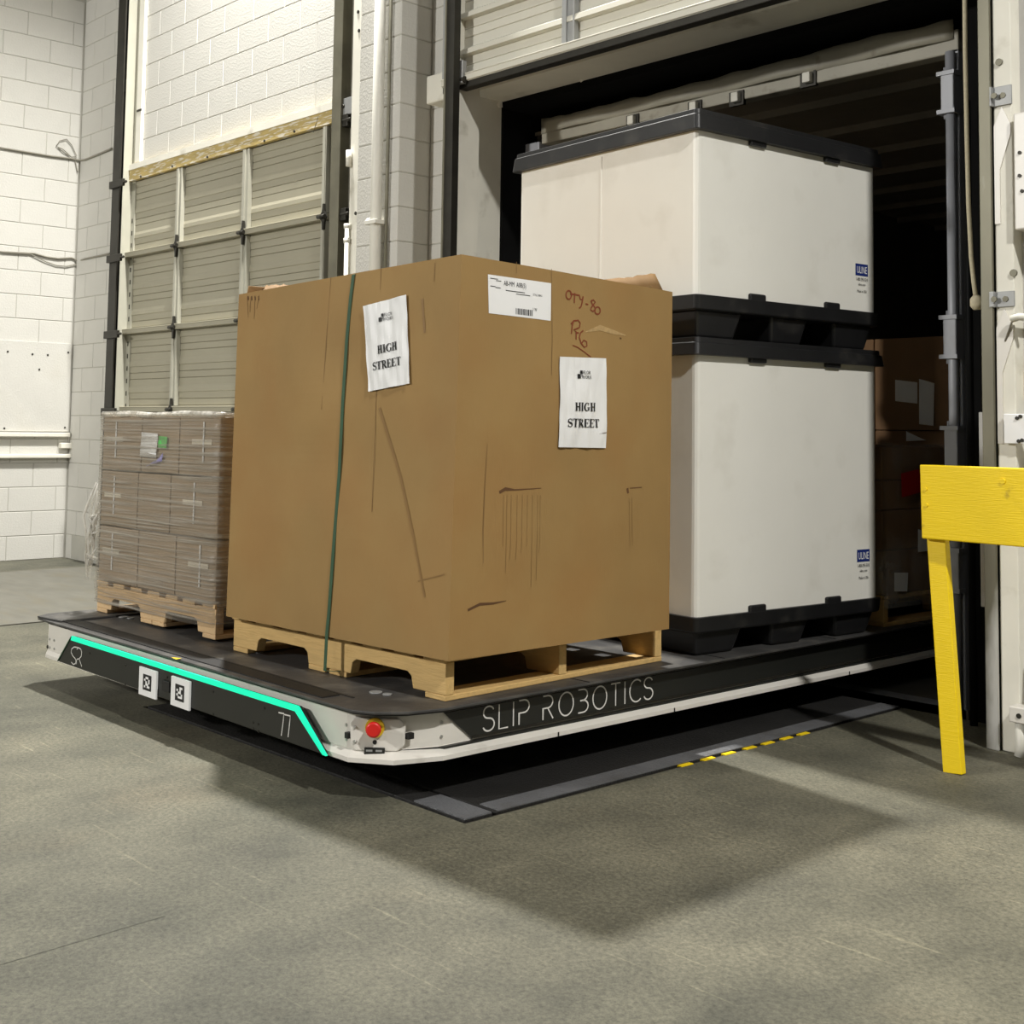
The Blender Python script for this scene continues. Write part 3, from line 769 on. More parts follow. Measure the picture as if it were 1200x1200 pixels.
# ------------------------------------------------------------------ dock levellers
def leveller(x0, x1, label, mat, marks=False):
    yb = WY + TH + .02 if marks else WY - .06
    t = thing('dock_leveler', label, 'dock leveler', ((x0 + x1) / 2, GY0, -.4))
    g = .018
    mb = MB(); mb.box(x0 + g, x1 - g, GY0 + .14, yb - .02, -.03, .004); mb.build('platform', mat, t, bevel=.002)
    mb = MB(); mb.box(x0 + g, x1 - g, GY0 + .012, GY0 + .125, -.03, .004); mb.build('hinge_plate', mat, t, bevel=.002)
    for x in (x0 + .2, x1 - .2):
        mb = MB(); mb.box(x - .04, x + .04, GY0 + .3, yb - .1, -.4, -.031); mb.build('beam', 'dark_steel', t)
    if marks:
        mb = MB(); mb.box(x1 - .105, x1 - g, GY0 + .15, yb - .03, .004, .007); mb.build('lit_edge_strip', 'plate_steel', t)  # lit margin of the platform, painted in as a paler strip
        mb = MB(); mb.box(x1 - .26, x1 - g, GY0 + .014, GY0 + .12, .004, .008); mb.build('lit_corner_plate', 'plate_steel', t)  # lit end of the hinge plate, painted in the same way
        mb = MB(); mb.box(x1 - .010, x1 + .0, GY0, FY1 - .01, -.12, -.001); cb = mb.build('kerb_angle', 'dark_steel', t)
        for (px, py) in ((797, 896), (823, 889), (847, 882.6), (871, 876), (893, 870.6), (915, 865), (933, 859.5)):
            p = at_z(px, py - 1, 0.0); mb = MB(); mb.box(x1 - .016, x1 + .004, p.y - .032, p.y + .032, -.035, .003); mb.build('yellow_mark', 'yellow', t)
    return t


leveller(GX0, GX1, 'steel dock leveler plate with painted-in shade under the robot with yellow dashes along its edge', 'plate_shaded', True)
leveller(L2[0], L2[1], 'dirty grey dock leveler plate in front of the closed grey door', 'plate_dirty')

# ------------------------------------------------------------------ trailer and dock seal
TY = 5.15
TXL, TXR = -5.45, -2.70
rp0 = at_y(1113.5, 400, TY).x; rp1 = at_y(1127, 400, TY).x
hz0 = at_y(1113, 63, TY).z; hz1 = hz0 + .105
t = thing('semi_trailer', 'open semi trailer backed up to the dock with grey rear frame', 'trailer', (-4.05, TY, 0))
mb = MB(); mb.box(TXL, TXR, TY, TY + 9, -.12, -.002); mb.build('floor_deck', 'trailer_wall', t)
mb = MB(); mb.box(rp1 + .0, rp1 + .03, TY + .1, TY + 9, -.1, hz1); mb.build('side_wall', 'trailer_wall', t)
mb = MB(); mb.box(TXL - .03, TXL, TY + .1, TY + 9, -.1, hz1); mb.build('side_wall', 'trailer_wall', t)
mb = MB(); mb.box(TXL, rp1, TY + 8.97, TY + 9, -.1, hz1); mb.build('end_wall', 'trailer_wall', t)
mb = MB(); mb.box(TXL - .03, rp1 + .03, TY + .08, TY + 9, hz1 - .02, hz1); rf = mb.build('roof', 'trailer_roof', t)
for k in range(14):
    y = TY + .55 + k * .6; mb = MB(); mb.box(TXL, rp1, y, y + .05, hz1 - .06, hz1 - .02); mb.build('roof_bow', 'trailer_roof', rf)
mb = MB(); mb.box(-5.34, rp1, TY, TY + .08, hz0, hz1); hf = mb.build('rear_header', 'trailer_white', t, bevel=.006)
# torn cover strip along the header
N_ = 40
def torn(u, v):
    x = -5.34 + u * (rp1 + 5.34 - .02)
    tz = .045 * noise.noise((x * 1.7, 0, 3)) + .02 * noise.noise((x * 7, 1, 0))
    return Vector((x, TY - .012 + .012 * math.sin(x * 9), hz0 + .06 + v * (.085 + tz)))
mb = MB(); mb.grid(torn, 60, 3); mb.build('torn_cover', 'trailer_white', hf, solid=.004)
for px, py in ((740, 141), (813, 125), (862, 114), (946, 91)):
    p = at_y(px, py, TY - .02); mb = MB(); mb.box(p.x - .022, p.x + .022, TY - .035, TY + .01, p.z - .025, p.z + .025); mk_ = mb.build('marker_lamp', 'white_trim', hf, bevel=.005)
    mb = MB(); mb.box(p.x - .05, p.x + .04, TY - .008, TY + .012, p.z - .04, p.z + .034); mb.build('lamp_recess', 'dark_steel', hf)
mb = MB(); mb.box(rp0, rp1, TY, TY + .1, -.1, hz0 + .02); rp = mb.build('rear_post', 'trailer_grey', t, bevel=.006)
mb = MB(); mb.cyl((rp1 - .026, TY - .024, -.05), (rp1 - .026, TY - .024, hz0), .022, 14); mb.build('lock_rod', 'trailer_grey', rp)
for py in (108, 395, 525, 668):
    p = at_y(1120, py, TY - .02); mb = MB(); hw = .085
    mb.box(rp0 - .006, rp1 + .002, TY - .052, TY + .02, p.z - hw, p.z + hw); hg = mb.build('hinge', 'trailer_grey', rp, bevel=.005)
    for s in (-1, 1):
        mb = MB(); mb.box(rp0 - .022, rp1 + .008, TY - .058, TY + .0, p.z + s * hw - .009, p.z + s * hw + .009); mb.cyl((rp0 + .008, TY - .03, p.z + s * hw - .03), (rp0 + .008, TY - .03, p.z + s * hw + .03), .010, 8); mb.build('hinge_pin', 'trailer_grey', hg)
mb = MB(); mb.box(TXL - .03, -5.36, TY, TY + .1, -.1, hz0 + .02); mb.build('rear_post', 'trailer_grey', t, bevel=.006)
mb = MB(); mb.box(TXL, rp1, TY, TY + .1, -.14, -.001); mb.build('rear_sill', 'trailer_grey', t)
# dock seal: foam pads that close the gap between wall and trailer
t = thing('dock_seal', 'black foam dock seal closing the gap around the trailer', 'dock seal', (-4.0, WY + TH, 0))
ys0, ys1 = WY + TH + .001, TY + .25
sx0 = at_y(1131.5, 400, ys0).x
mb = MB(); mb.box(sx0, -1.9, ys0, TY + .11, -.5, 3.6); mb.build('side_pad', 'black_rubber', t)
mb = MB(); mb.box(rp1 + .035, -1.9, TY + .115, ys1 + .1, -.5, 3.6); mb.build('side_pad', 'black_rubber', t)
mb = MB(); mb.box(-6.2, TXL - .035, ys0, ys1, -.5, 3.6); mb.build('side_pad', 'black_rubber', t)
mb = MB(); mb.box(-6.2, -1.9, ys0, ys1 + .3, hz1 + .10, 3.9); mb.build('head_pad', 'black_rubber', t)
mb = MB(); mb.box(-6.2, -1.9, ys1 + .02, ys1 + .3, hz1 + .003, hz1 + .10); mb.build('head_flap', 'black_rubber', t)
mb = MB(); mb.box(-6.2, -1.9, ys0, TY - .005, -.6, -.16); mb.build('bumper_pad', 'black_rubber', t)
mb = MB(); mb.tube([at_y(1136, 400, WY + .2) + Vector((0, 0, z)) for z in (-1.6, 1.0)], .016, 8); mb.build('seal_cord', 'black_rubber', t)

# ------------------------------------------------------------------ mobile robot
RO = Vector((-3.115, 2.36, 0)); RYAW = math.radians(-.55)
RB = thing('mobile_robot', 'low white and black pallet carrying robot with cyan light strip', 'robot', tuple(RO), RYAW)
RM = WM[RB.name]; RF = -(RM.to_3x3() @ Vector((0, 1, 0))); RSd = RM.to_3x3() @ Vector((1, 0, 0))
ZD, ZB = .286, .125


def rloc(P): return RM.inverted() @ Vector(P)
def W_(x, y, z): return RM @ Vector((x, y, z))
class RMB(MB):                       # vertices given in the robot's own frame
    def build(s, name, mat, parent=None, **k):
        s.v = [RM @ v for v in s.v]; return MB.build(s, name, mat, parent or RB, **k)


LX = -2.47; WX = -2.60; LI = -2.27; LEN = 5.4
deck_out = [(WX + .03, -.002), (WX, .06), (WX, 1.6), (LI + .02, 1.6), (LI + .02, LEN), (-.0, LEN), (.0, .25), (-.03, .13), (-.09, .05), (-.16, .012), (LX + .05, -.008)]
mb = RMB(); mb.prism([(x, y, ZD - .009) for x, y in deck_out], (0, 0, .009)); deck = mb.build('deck', 'deck', bevel=.002)
mb = RMB(); mb.prism([(x, y, ZD - .0135) for x, y in [(LX + .01, .0), (LX + .01, 1.5), (LI + .03, 1.55), (LI + .03, LEN), (-.004, LEN), (-.004, .25), (-.035, .133), (-.092, .056), (-.162, .017)]], (0, 0, .0045)); mb.build('deck_lip', 'deck_edge', bevel=0)
# front trough strip along the deck and side wing plate
mb = RMB(); mb.box(LX + .08, -.36, .035, .105, ZD, ZD + .0035); mb.build('front_tread', 'deck_edge')
mb = RMB(); mb.box(LX + .0, -.30, .112, .122, ZD, ZD + .002); mb.build('deck_seam', 'deck_edge')
mb = RMB(); mb.prism([(WX - .01, .06, ZD + .001), (WX - .01, 1.5, ZD + .001), (LX + .05, 1.5, ZD + .001), (LX + .10, .02, ZD + .001), (WX + .04, -.008, ZD + .001)], (0, 0, .008)); mb.build('side_wing_plate', 'deck', bevel=.002)
for (x, y) in ((LX + .12, .30), (-.32, .22), (-1.25, .30)):
    mb = RMB(); mb.cyl((x, y, ZD), (x, y, ZD + .004), .022, 12); mb.cyl((x + .05, y + .01, ZD), (x + .05, y + .01, ZD + .004), .016, 12); mb.build('deck_eyelet', 'galv')
for i in range(6):
    mb = RMB(); mb.box(-.17, -.004, .9 + i * .75, .905 + i * .75, ZD, ZD + .0015); mb.build('deck_seam', 'deck_edge')
p_ = rloc(at_z(208, 772.5, ZD)); mb = RMB(); mb.add([(p_.x - .03, p_.y - .01, ZD + .004), (p_.x + .02, p_.y - .016, ZD + .004), (p_.x + .01, p_.y + .012, ZD + .004)], [(0, 1, 2)]); mb.build('yellow_sticker', 'yellow', fix=False)
# body, inset below the deck
body = [(LX, .006), (LX, 1.55), (LI, 1.58), (LI, LEN - .02), (-.050, LEN - .02), (-.050, .275), (-.095, .14), (-.185, .045), (-.215, .034)]
yb_ = .0
mb = RMB(); mb.prism([(x, y, ZB + .03) for x, y in body], (0, 0, ZD - ZB - .044)); mb.build('body', 'white_paint', bevel=.004)
# sloping skirt: bright lower edge all round, stands proud
sk0 = [(LX, -.002), (-.175, .012), (-.055, .098), (-.002, .25), (-.002, LEN - .02)]
sk1 = [(LX, .008), (-.190, .042), (-.100, .135), (-.052, .27), (-.052, LEN - .02)]
mb = RMB(); vs = []; fs = []
for (a, b) in zip(sk0, sk1): vs += [(a[0], a[1], ZB), (a[0], a[1], ZB + .014), (b[0], b[1], ZB + .034), (b[0] - .03, b[1] + .03, ZB)]
for i in range(len(sk0) - 1):
    k = 4 * i; fs += [(k, k + 4, k + 5, k + 1), (k + 1, k + 5, k + 6, k + 2), (k, k + 3, k + 7, k + 4)]
mb.add(vs, fs); mb.build('lower_skirt', 'white_paint')
for y in (.75, 1.35, 2.5, 3.3):
    mb = RMB(); mb.box(-.004, -.0005, y, y + .006, ZB, ZB + .014); mb.build('skirt_joint', 'dark_steel')
mb = RMB(); mb.prism([(x, y, ZB + .002) for x, y in [(LX + .02, .03), (LX + .02, 1.5), (LI + .02, 1.55), (LI + .02, LEN - .04), (-.03, LEN - .04), (-.03, .28), (-.09, .14), (-.19, .05)]], (0, 0, .03)); mb.build('underbody', 'panel_black')
for (x, y) in ((-.30, .62), (LX + .34, .62), (-.30, 4.5), (LX + .34, 4.5)):
    mb = RMB(); mb.cyl((x - .04, y, .0625), (x + .04, y, .0625), .0625, 20); wl = mb.build('wheel', 'black_rubber')
    mb = RMB(); mb.box(x - .06, x + .06, y - .12, y + .12, .07, ZB + .01); mb.build('wheel_mount', 'panel_black')
    for dy in (-.07, 0, .05):
        mb = RMB(); mb.cyl((x + .06, y + dy, .095), (x + .066, y + dy, .095), .011, 8); mb.build('wheel_bolt', 'screw')
# --- front face
FP = W_(-1, .0, 0)
def fpix(px, py, lift=0.):
    p = rloc(at_plane(px, py, W_(-1, .004 - lift, 0), RF)); return (p.x, p.z)
pl = [fpix(88, 751), fpix(353, 829), fpix(384, 886.5), fpix(72, 779)]
zt = ZD - .033; pl[0] = (pl[0][0], zt); pl[1] = (pl[1][0], zt)
pl[2] = (pl[2][0], ZB + .006); pl[3] = (pl[3][0], ZB + .006)
mb = RMB(); mb.prism([(x, -.010, z) for x, z in pl], (0, .018, 0)); fpan = mb.build('front_panel', 'panel_black', bevel=.002)
def ffn(lift): return lambda u, v: W_(u, -.010 - lift, v)
def fmb(): return MB()
lw = .0155
mb = fmb(); x0, x1, x2 = pl[0][0], pl[1][0], pl[2][0]
mbL = RMB(); mbL.prism([(x0 - .004, -.014, zt - lw), (x0 + .004, -.014, zt + .003), (x1 + .004, -.014, zt + .003), (x2 + .016, -.014, ZB + .006), (x2 - .004, -.014, ZB + .006), (x1 - .010, -.014, zt - lw)], (0, .008, 0)); mbL.build('light_strip', 'led')
mbL = RMB(); mbL.prism([(x0 - .008, -.013, zt), (x0 - .002, -.013, zt), (pl[3][0] - .002, -.013, ZB + .006), (pl[3][0] - .008, -.013, ZB + .006)], (0, .008, 0)); mbL.build('light_strip', 'strap')
# SR mark
a = fpix(86, 781); s = .060; bx = fpix(85.5, 770)[0]; bz = ZB + .045
mb = fmb(); F = ffn(.0012)
tr = lambda pts: [fpix(60 + x / 6.667, 740 + y / 6.667) for x, y in pts]
ribbon(mb, tr([(236, 122), (205, 118), (186, 135), (183, 160), (196, 188), (214, 208), (222, 228), (216, 248), (200, 254), (184, 236)]), .0042, F)
ribbon(mb, tr([(228, 136), (240, 124), (258, 134), (266, 160), (262, 190), (246, 210), (228, 214), (224, 226), (224, 252)]), .0042, F)
ribbon(mb, tr([(246, 212), (266, 272)]), .0042, F)
mb.build('logo_mark', 'lettering', fpan, fix=False)
# unit number
mb = fmb(); nx = fpix(330, 849)[0]; nz_ = ZB + .028
tn = lambda pts: [fpix(250 + x / 4, 620 + y / 4) for x, y in pts]
ribbon(mb, tn([(324, 857), (349, 862), (347, 890), (337, 966)]), .0045, F)
ribbon(mb, tn([(351, 866), (379, 873), (377, 900), (369, 972)]), .0045, F)
mb.build('unit_number', 'lettering', fpan, fix=False)
# fiducial plates
for (q0, q1, pat) in (((170, 780), (190, 819), ('0110', '1001', '0101', '0110', '1011')), ((207.5, 791), (229, 830), ('0011', '1010', '0110', '1001', '0111'))):
    u0 = fpix(*q0)[0]; u1 = fpix(q1[0], q0[1] + (q1[0] - q0[0]) * .33)[0]; zt_ = fpix(*q0)[1]; zb_ = fpix(q0[0], q0[1] + (32.5 if q0[0] < 200 else 34))[1]; zc = (zt_ + zb_) / 2; hh = (zt_ - zb_) / 2
    mbp = RMB(); mbp.box(u0, u1, -.020, -.011, zc - hh, zc + hh); pp = mbp.build('marker_plate', 'paper', fpan, bevel=.001)
    F2 = lambda u, v: W_(u, -.0212, v); F3 = lambda u, v: W_(u, -.0218, v); uc = (u0 + u1) / 2; w = (u1 - u0) * .24
    mb = fmb(); rect(mb, uc - w, uc + w, zc - hh * .55, zc + hh * .58, F2); mb.build('marker_square', 'ink', pp, fix=False)
    mb = fmb(); cw = 2 * w / 6; chh = hh * 1.1 / 7
    for r, row in enumerate(pat):
        for c_, chh_ in enumerate(row):
            if chh_ == '1': rect(mb, uc - w + cw * (1 + c_), uc - w + cw * (2 + c_), zc + hh * .58 - chh * (2 + r), zc + hh * .58 - chh * (1 + r), F3)
    mb.build('marker_cells', 'paper', pp, fix=False)
u0 = fpix(200, 800)[0]; mbp = RMB(); mbp.box(u0 - .03, u0 + .03, -.018, -.010, ZB + .035, ZB + .075); mbp.build('latch', 'deck_edge', fpan, bevel=.003)
for (px, py) in ((109, 765), (151, 779), (151, 801), (200, 793), (254, 810), (254, 836), (314, 829), (301, 846), (307, 848), (301, 853), (307, 856)):
    u, v = fpix(px, py); mbp = RMB(); mbp.cyl((u, -.012, v), (u, -.0095, v), .0042, 8); mbp.build('screw', 'dark_steel', fpan)
def wsc(px, py, r=.0055, mat='screw'):
    u, v = fpix(px, py); v = min(max(v, ZB + .045), ZD - .03); mbp = RMB(); yy = .006 + .030 * (u - LX) / 2.3; mbp.cyl((u, yy - .003, v), (u, yy + .01, v), r, 8); mbp.build('screw', mat)
for q in ((58, 749), (63, 750.5), (58, 760), (63, 762), (396.5, 851), (405.5, 854), (396.5, 868), (405.5, 871)): wsc(*q)
wsc(55.5, 758, .008, 'dark_steel')
# --- corner console on the chamfer
A_ = Vector((-.182, .040, 0)); B_ = Vector((-.090, .132, 0)); U_ = (B_ - A_).normalized(); Nn = Vector((U_.y, -U_.x, 0))
cfn = lambda u, v, l=0.: A_ + U_ * u + Nn * l + Vector((0, 0, v))
wc = (B_ - A_).length
def cprism(mbx, pts, l0, l1): mbx.prism([cfn(u, v, l0) for u, v in pts], Nn * (l1 - l0)); return mbx
mbp = RMB(); cprism(mbp, [(-.014, ZD - .045), (-.002, ZD - .030), (wc + .01, ZD - .030), (wc + .03, ZD - .050), (wc + .028, ZB + .05), (wc + .005, ZB + .030), (.004, ZB + .030), (-.012, ZB + .055)], -.005, .006); con = mbp.build('corner_console', 'white_paint', bevel=.004)
cz = ZB + .103; cu = wc * .50
mbp = RMB(); mbp.cyl(cfn(cu, cz, .005), cfn(cu, cz, .016), .0300, 24); mbp.build('stop_button_ring', 'yellow_ring', con)
mbp = RMB(); mbp.tube([cfn(cu, cz, .012), cfn(cu, cz, .030), cfn(cu, cz, .031), cfn(cu, cz, .042), cfn(cu, cz, .046)], [.016, .016, .0235, .0240, .019], 24); mbp.build('stop_button', 'red', con)
mbp = RMB(); mbp.cyl(cfn(cu, cz - .045, .005), cfn(cu, cz - .045, .008), .007, 10); mbp.build('key_hole', 'deck_edge', con)
mbp = RMB(); cprism(mbp, [(cu - .032, ZB + .018), (cu + .032, ZB + .018), (cu + .032, ZB + .042), (cu - .032, ZB + .042)], .004, .012); pt = mbp.build('port_plate', 'panel_black', con, bevel=.002)
for du in (-.016, .014):
    mbp = RMB(); cprism(mbp, [(cu + du - .010, ZB + .030), (cu + du + .010, ZB + .030), (cu + du + .010, ZB + .036), (cu + du - .010, ZB + .036)], .011, .013); mbp.build('port', 'galv', pt)
for (u, v) in ((-.024, cz - .028), (wc + .036, cz - .026)):
    p = cfn(u, v, 0)
    mbp = RMB(); mbp.box(p.x - .008, p.x + .008, p.y - .003, p.y + .02, v - .009, v + .009); mbp.build('sensor_window', 'deck_edge', con)
# --- right side
SX = -.050
def spix(px, py):
    p = rloc(at_plane(px, py, W_(SX + .010, 2, 0), RSd)); return (p.y, p.z)
s0 = spix(521, 831); s1 = spix(553, 868)
zl, zu = ZB + .042, ZD - .026
poly = [(s0[0], zu), (4.9, zu), (4.9, zl), (s1[0], zl)]
mbp = RMB(); mbp.prism([(SX + .001, y, z) for y, z in poly], (.008, 0, 0)); sp = mbp.build('side_panel', 'panel_black', bevel=.002)
mbp = RMB(); e = .012
mbp.prism([(SX + .0085, s1[0] - .004, zl - .004), (SX + .0085, 4.9, zl - .004), (SX + .0085, 4.9, zl + .004), (SX + .0085, s1[0] + .006, zl + .004)], (.003, 0, 0)); mbp.build('panel_edge', 'dark_steel', sp)
# lettering along the panel
y0t = spix(566, 838)[0]; y1t = spix(765, 806)[0]
txt = 'SLIP ROBOTICS'; tot = sum(thin_caps(c)[1] for c in txt) - .2
zc0 = ZB + .052; hh = ZD - .030 - zc0; sx = (y1t - y0t) / tot
mb = MB(); F = lambda u, v: W_(SX + .0102, u, v)
cx = y0t
for ch in txt:
    st, adv = thin_caps(ch)
    if st:
        mb = MB()
        for pth in st: ribbon(mb, [(cx + u * sx, zc0 + v * hh) for u, v in pth], .0052, F)
        mb.build('letter', 'lettering', sp, fix=False)
    cx += adv * sx
for (px, py) in ((479, 855), (492, 852), (492, 869)):
    y, z = spix(px, py); y = max(y, .28); mbp = RMB(); mbp.cyl((SX - .002, y, z), (SX + .004, y, z), .0055, 8); mbp.build('screw', 'screw')

# ------------------------------------------------------------------ pallets
def pallet(name, label, loc, rz, L, Wd, mat, nb=8, hgt=.14, notches=True, stamp=False):
    t = thing(name, label, 'pallet', loc, rz)
    Mw = WM[t.name]; bt = .018

    def put(nm, mbx, par=None): mbx.v = [Mw @ v for v in mbx.v]; return mbx.build(nm, mat, par or t, bevel=.003)
    for y in (0, Wd / 2 - .02, Wd - .04):
        z0, z1 = bt, hgt - bt
        nt_ = .052
        pr = [(0, z0)]
        for xa in (L * .13, L * .60):
            pr += [(xa, z0), (xa + .01, z0 + nt_ - .012), (xa + .03, z0 + nt_), (xa + L * .27 - .03, z0 + nt_), (xa + L * .27 - .01, z0 + nt_ - .012), (xa + L * .27, z0)]
        pr += [(L, z0), (L, z1), (0, z1)]
        mbx = MB(); mbx.prism([(x, y, z) for x, z in pr], (0, .038, 0)); put('stringer', mbx)
    bw = L / nb * .66
    for k in range(nb):
        x = k * (L - bw) / (nb - 1); mbx = MB(); dy = random.uniform(-.006, .006)
        mbx.box(x, x + bw, dy - .004, Wd + dy + .004, hgt - bt, hgt); put('top_board', mbx)
    for k, x in enumerate((0, L * .40, L * .50, L - .10)):
        mbx = MB(); mbx.box(x, x + .10, 0, Wd, 0, bt); put('bottom_board', mbx)
    return t


BX = Vector((-4.40, 2.655, ZD)); BROT = math.radians(1.6)
pallet('wooden_pallet', 'pale wooden pallet under the big brown cardboard box', (-4.415, 2.628, ZD + .0005), math.radians(2.0), 1.235, 1.105, 'wood')
pallet('wooden_pallet', 'wooden pallet under the grey wrapped carton stack on the robot', (-5.655, 2.645, ZD + .0105), math.radians(1.0), 1.04, 1.15, 'wood2', nb=7)

# ------------------------------------------------------------------ big cardboard box
ZB0 = ZD + .141


def corner(px, py, base):
    d = ray(px, py); k = math.hypot(base.x, base.y) / math.hypot(d.x, d.y); return CAM + d * k


bF = at_z(525, 775, ZB0); bL = at_z(265, 722, ZB0); bR = at_z(784, 737, ZB0)
bF = Vector((bF.x, bF.y, ZB0)); tF = corner(541, 298, bF); tL = corner(280, 345, bL); tR = corner(788, 342, bR)
bK = bL + bR - bF; tK = Vector((bK.x, bK.y, (tL.z + tR.z) / 2))
BN_f = (bF - bL).cross(Vector((0, 0, 1))).normalized()     # front (-y) normal
BN_r = (bR - bF).cross(Vector((0, 0, 1))).normalized()     # right (+x) normal


def face(b0, b1, t0, t1, N, bul):
    def fn(u, v, lift=0.):
        p = (b0 * (1 - u) + b1 * u) * (1 - v) + (t0 * (1 - u) + t1 * u) * v
        s = math.sin(math.pi * min(max(u, 0), 1)) * math.sin(math.pi * min(max(v * .8 + .05, 0), 1))
        wob = .004 * noise.noise((u * 5, v * 5, bul * 100))
        e = min(u, 1 - u, 1)  # soft vertical edges
        return p + N * (bul * s + wob * s * 2 + lift)
    return fn


f_front = face(bL, bF, tL, tF, BN_f, .010); f_right = face(bF, bR, tF, tR, BN_r, .007)
f_back = face(bR, bK, tR, tK, -BN_f, .02); f_left = face(bK, bL, tK, tL, -BN_r, .02)


def face_uv(fn, px, py):
    u, v = .5, .5
    for _ in range(25):
        x, y = proj(fn(u, v)); e = 1e-3
        xu, yu = proj(fn(u + e, v)); xv, yv = proj(fn(u, v + e))
        a, b, c, d = (xu - x) / e, (xv - x) / e, (yu - y) / e, (yv - y) / e; det = a * d - b * c
        du = ((px - x) * d - (py - y) * b) / det; dv = (a * (py - y) - c * (px - x)) / det
        u += du; v += dv
        if abs(du) + abs(dv) < 1e-6: break
    return u, v


BOX = thing('cardboard_box', 'very large brown corrugated box with two white paper signs', 'box', (bF.x - .6, bF.y + .5, ZB0))
for nm, fn in (('side_wall', f_front), ('side_wall', f_right), ('side_wall', f_back), ('side_wall', f_left)):
    mb = MB(); mb.grid(lambda u, v: fn(u, v), 40, 40, False); o = mb.build(nm, 'card', BOX, solid=.008)
mb = MB(); mb.add([bL, bF, bR, bK], [(0, 1, 2, 3)]); mb.build('bottom', 'card', BOX, solid=-.006)
mb = MB(); mb.add([v - Vector((0, 0, .02)) for v in (tL, tF, tR, tK)], [(0, 1, 2, 3)]); mb.build('inner_top', 'card', BOX, solid=.008)
# rough flaps along the top
def flap(p0, p1, h0, h1, inward, lab):
    mb = MB(); n = 14
    def fn(u, v):
        p = p0.lerp(p1, u); h = (h0 * (1 - u) + h1 * u) * (1 + .25 * noise.noise((u * 9, 2, lab)))
        return p + inward * (v * .10) + Vector((0, 0, v * h - .012 * (1 - v)))
    mb.grid(fn, n, 2); mb.build('flap', 'card_fold', BOX, solid=.007)
flap(tR.lerp(tF, .36) - BN_r * .02, tR - BN_r * .02 - (tR - tF).normalized() * .02, .0, .072, -BN_r * .5, 1)
flap(tL + Vector((.0, .03, -.01)), tL.lerp(tK, .9), .045, .03, BN_r * .2, 5)
flap(tL + (tF - tL) * .02 - BN_f * .05, tL.lerp(tF, .2) - BN_f * .05, .045, .02, -BN_f * .6, 8)
# creases, rips and tape marks
def crease(fn, pix, w, mat, name, lift=.0012):
    uv = [face_uv(fn, *p) for p in pix]; P = [fn(u, v, lift) for u, v in uv]
    mb = MB(); L_ = []; R_ = []
    for i, p in enumerate(P):
        tdir = (P[min(i + 1, len(P) - 1)] - P[max(i - 1, 0)]).normalized(); N = BN_f if fn is f_front else BN_r
        s = tdir.cross(N).normalized(); ww = w[i] if isinstance(w, (list, tuple)) else w
        L_.append(p + s * ww / 2); R_.append(p - s * ww / 2)
    n = len(P); mb.add(L_ + R_, [(i, i + 1, n + i + 1, n + i) for i in range(n - 1)]); mb.build(name, mat, BOX, fix=False)
crease(f_right, [(585, 577), (592, 573), (603, 574), (620, 573), (634, 572)], [.010, .012, .005, .003, .002], 'card_dark', 'rip')
crease(f_right, [(548, 715), (562, 708), (578, 707), (593, 704)], [.008, .009, .007, .002], 'card_dark', 'rip')
crease(f_right, [(735, 572), (736, 578)], .010, 'card_dark', 'rip')
crease(f_right, [(738, 572), (752, 571)], .003, 'card_dark', 'rip')
crease(f_right, [(646, 315), (647, 400), (646, 440)], .0022, 'card_fold', 'fold_line')
crease(f_right, [(605, 307), (605, 320)], .002, 'card_fold', 'fold_line')
crease(f_right, [(571, 520), (568, 570), (566, 620), (566, 660)], [.001, .004, .004, .001], 'card_fold', 'fold_line')
for x in (588, 592, 597, 604, 610, 616, 622, 628, 631): crease(f_right, [(x + 2, 580), (x + 1, 640), (x, 640 + (x % 7) * 8)], .0013, 'card_fold', 'fold_line')
for x in (738, 741): crease(f_right, [(x - 1, 583), (x, 640)], .0012, 'card_fold', 'fold_line')
for (a, b) in (((290, 347), (291, 372)), ((294, 348), (293, 366)), ((299, 346), (298, 374)), ((304, 346), (301, 362)), ((388, 325), (377, 480)), ((447, 312), (436, 600)), ((510, 308), (509, 330))): crease(f_front, [a, ((a[0] + b[0]) / 2, (a[1] + b[1]) / 2), b], .0022, 'card_fold', 'fold_line')
for x in (291, 295, 299, 303): crease(f_front, [(x, 347), (x + .4, 352)], .006, 'card_dark', 'rip')
crease(f_front, [(445, 478), (470, 560), (485, 630), (498, 700)], [.012, .012, .011, .008], 'tape', 'tape_mark')
crease(f_front, [(495, 350), (498, 390)], .010, 'tape', 'tape_mark')
crease(f_front, [(490, 681), (521, 673)], .004, 'tape', 'tape_mark')
crease(f_right, [(686, 389), (703, 384), (718, 389), (733, 393)], [.003, .020, .016, .003], 'scuff', 'scuff_mark')
crease(f_right, [(726, 396), (728, 397)], .006, 'card_dark', 'tape_mark')

# papers on the box
def patch(fn, corners, lift0=.002, wr=.004, seed=1):
    """corners in pixels: bl, br, tr, tl -> surface function (a, b) in 0..1"""
    C = [face_uv(fn, *c) for c in corners]
    def g(a, b, lift=0.):
        u = (C[0][0] * (1 - a) + C[1][0] * a) * (1 - b) + (C[3][0] * (1 - a) + C[2][0] * a) * b
        v = (C[0][1] * (1 - a) + C[1][1] * a) * (1 - b) + (C[3][1] * (1 - a) + C[2][1] * a) * b
        w = wr * (noise.noise((a * 4.2 + seed, b * 2.2, seed)) + .6 * noise.noise((a * 9, b * 4 + seed, 5))) + wr * .9
        return fn(u, v, lift0 + w + lift)
    return g


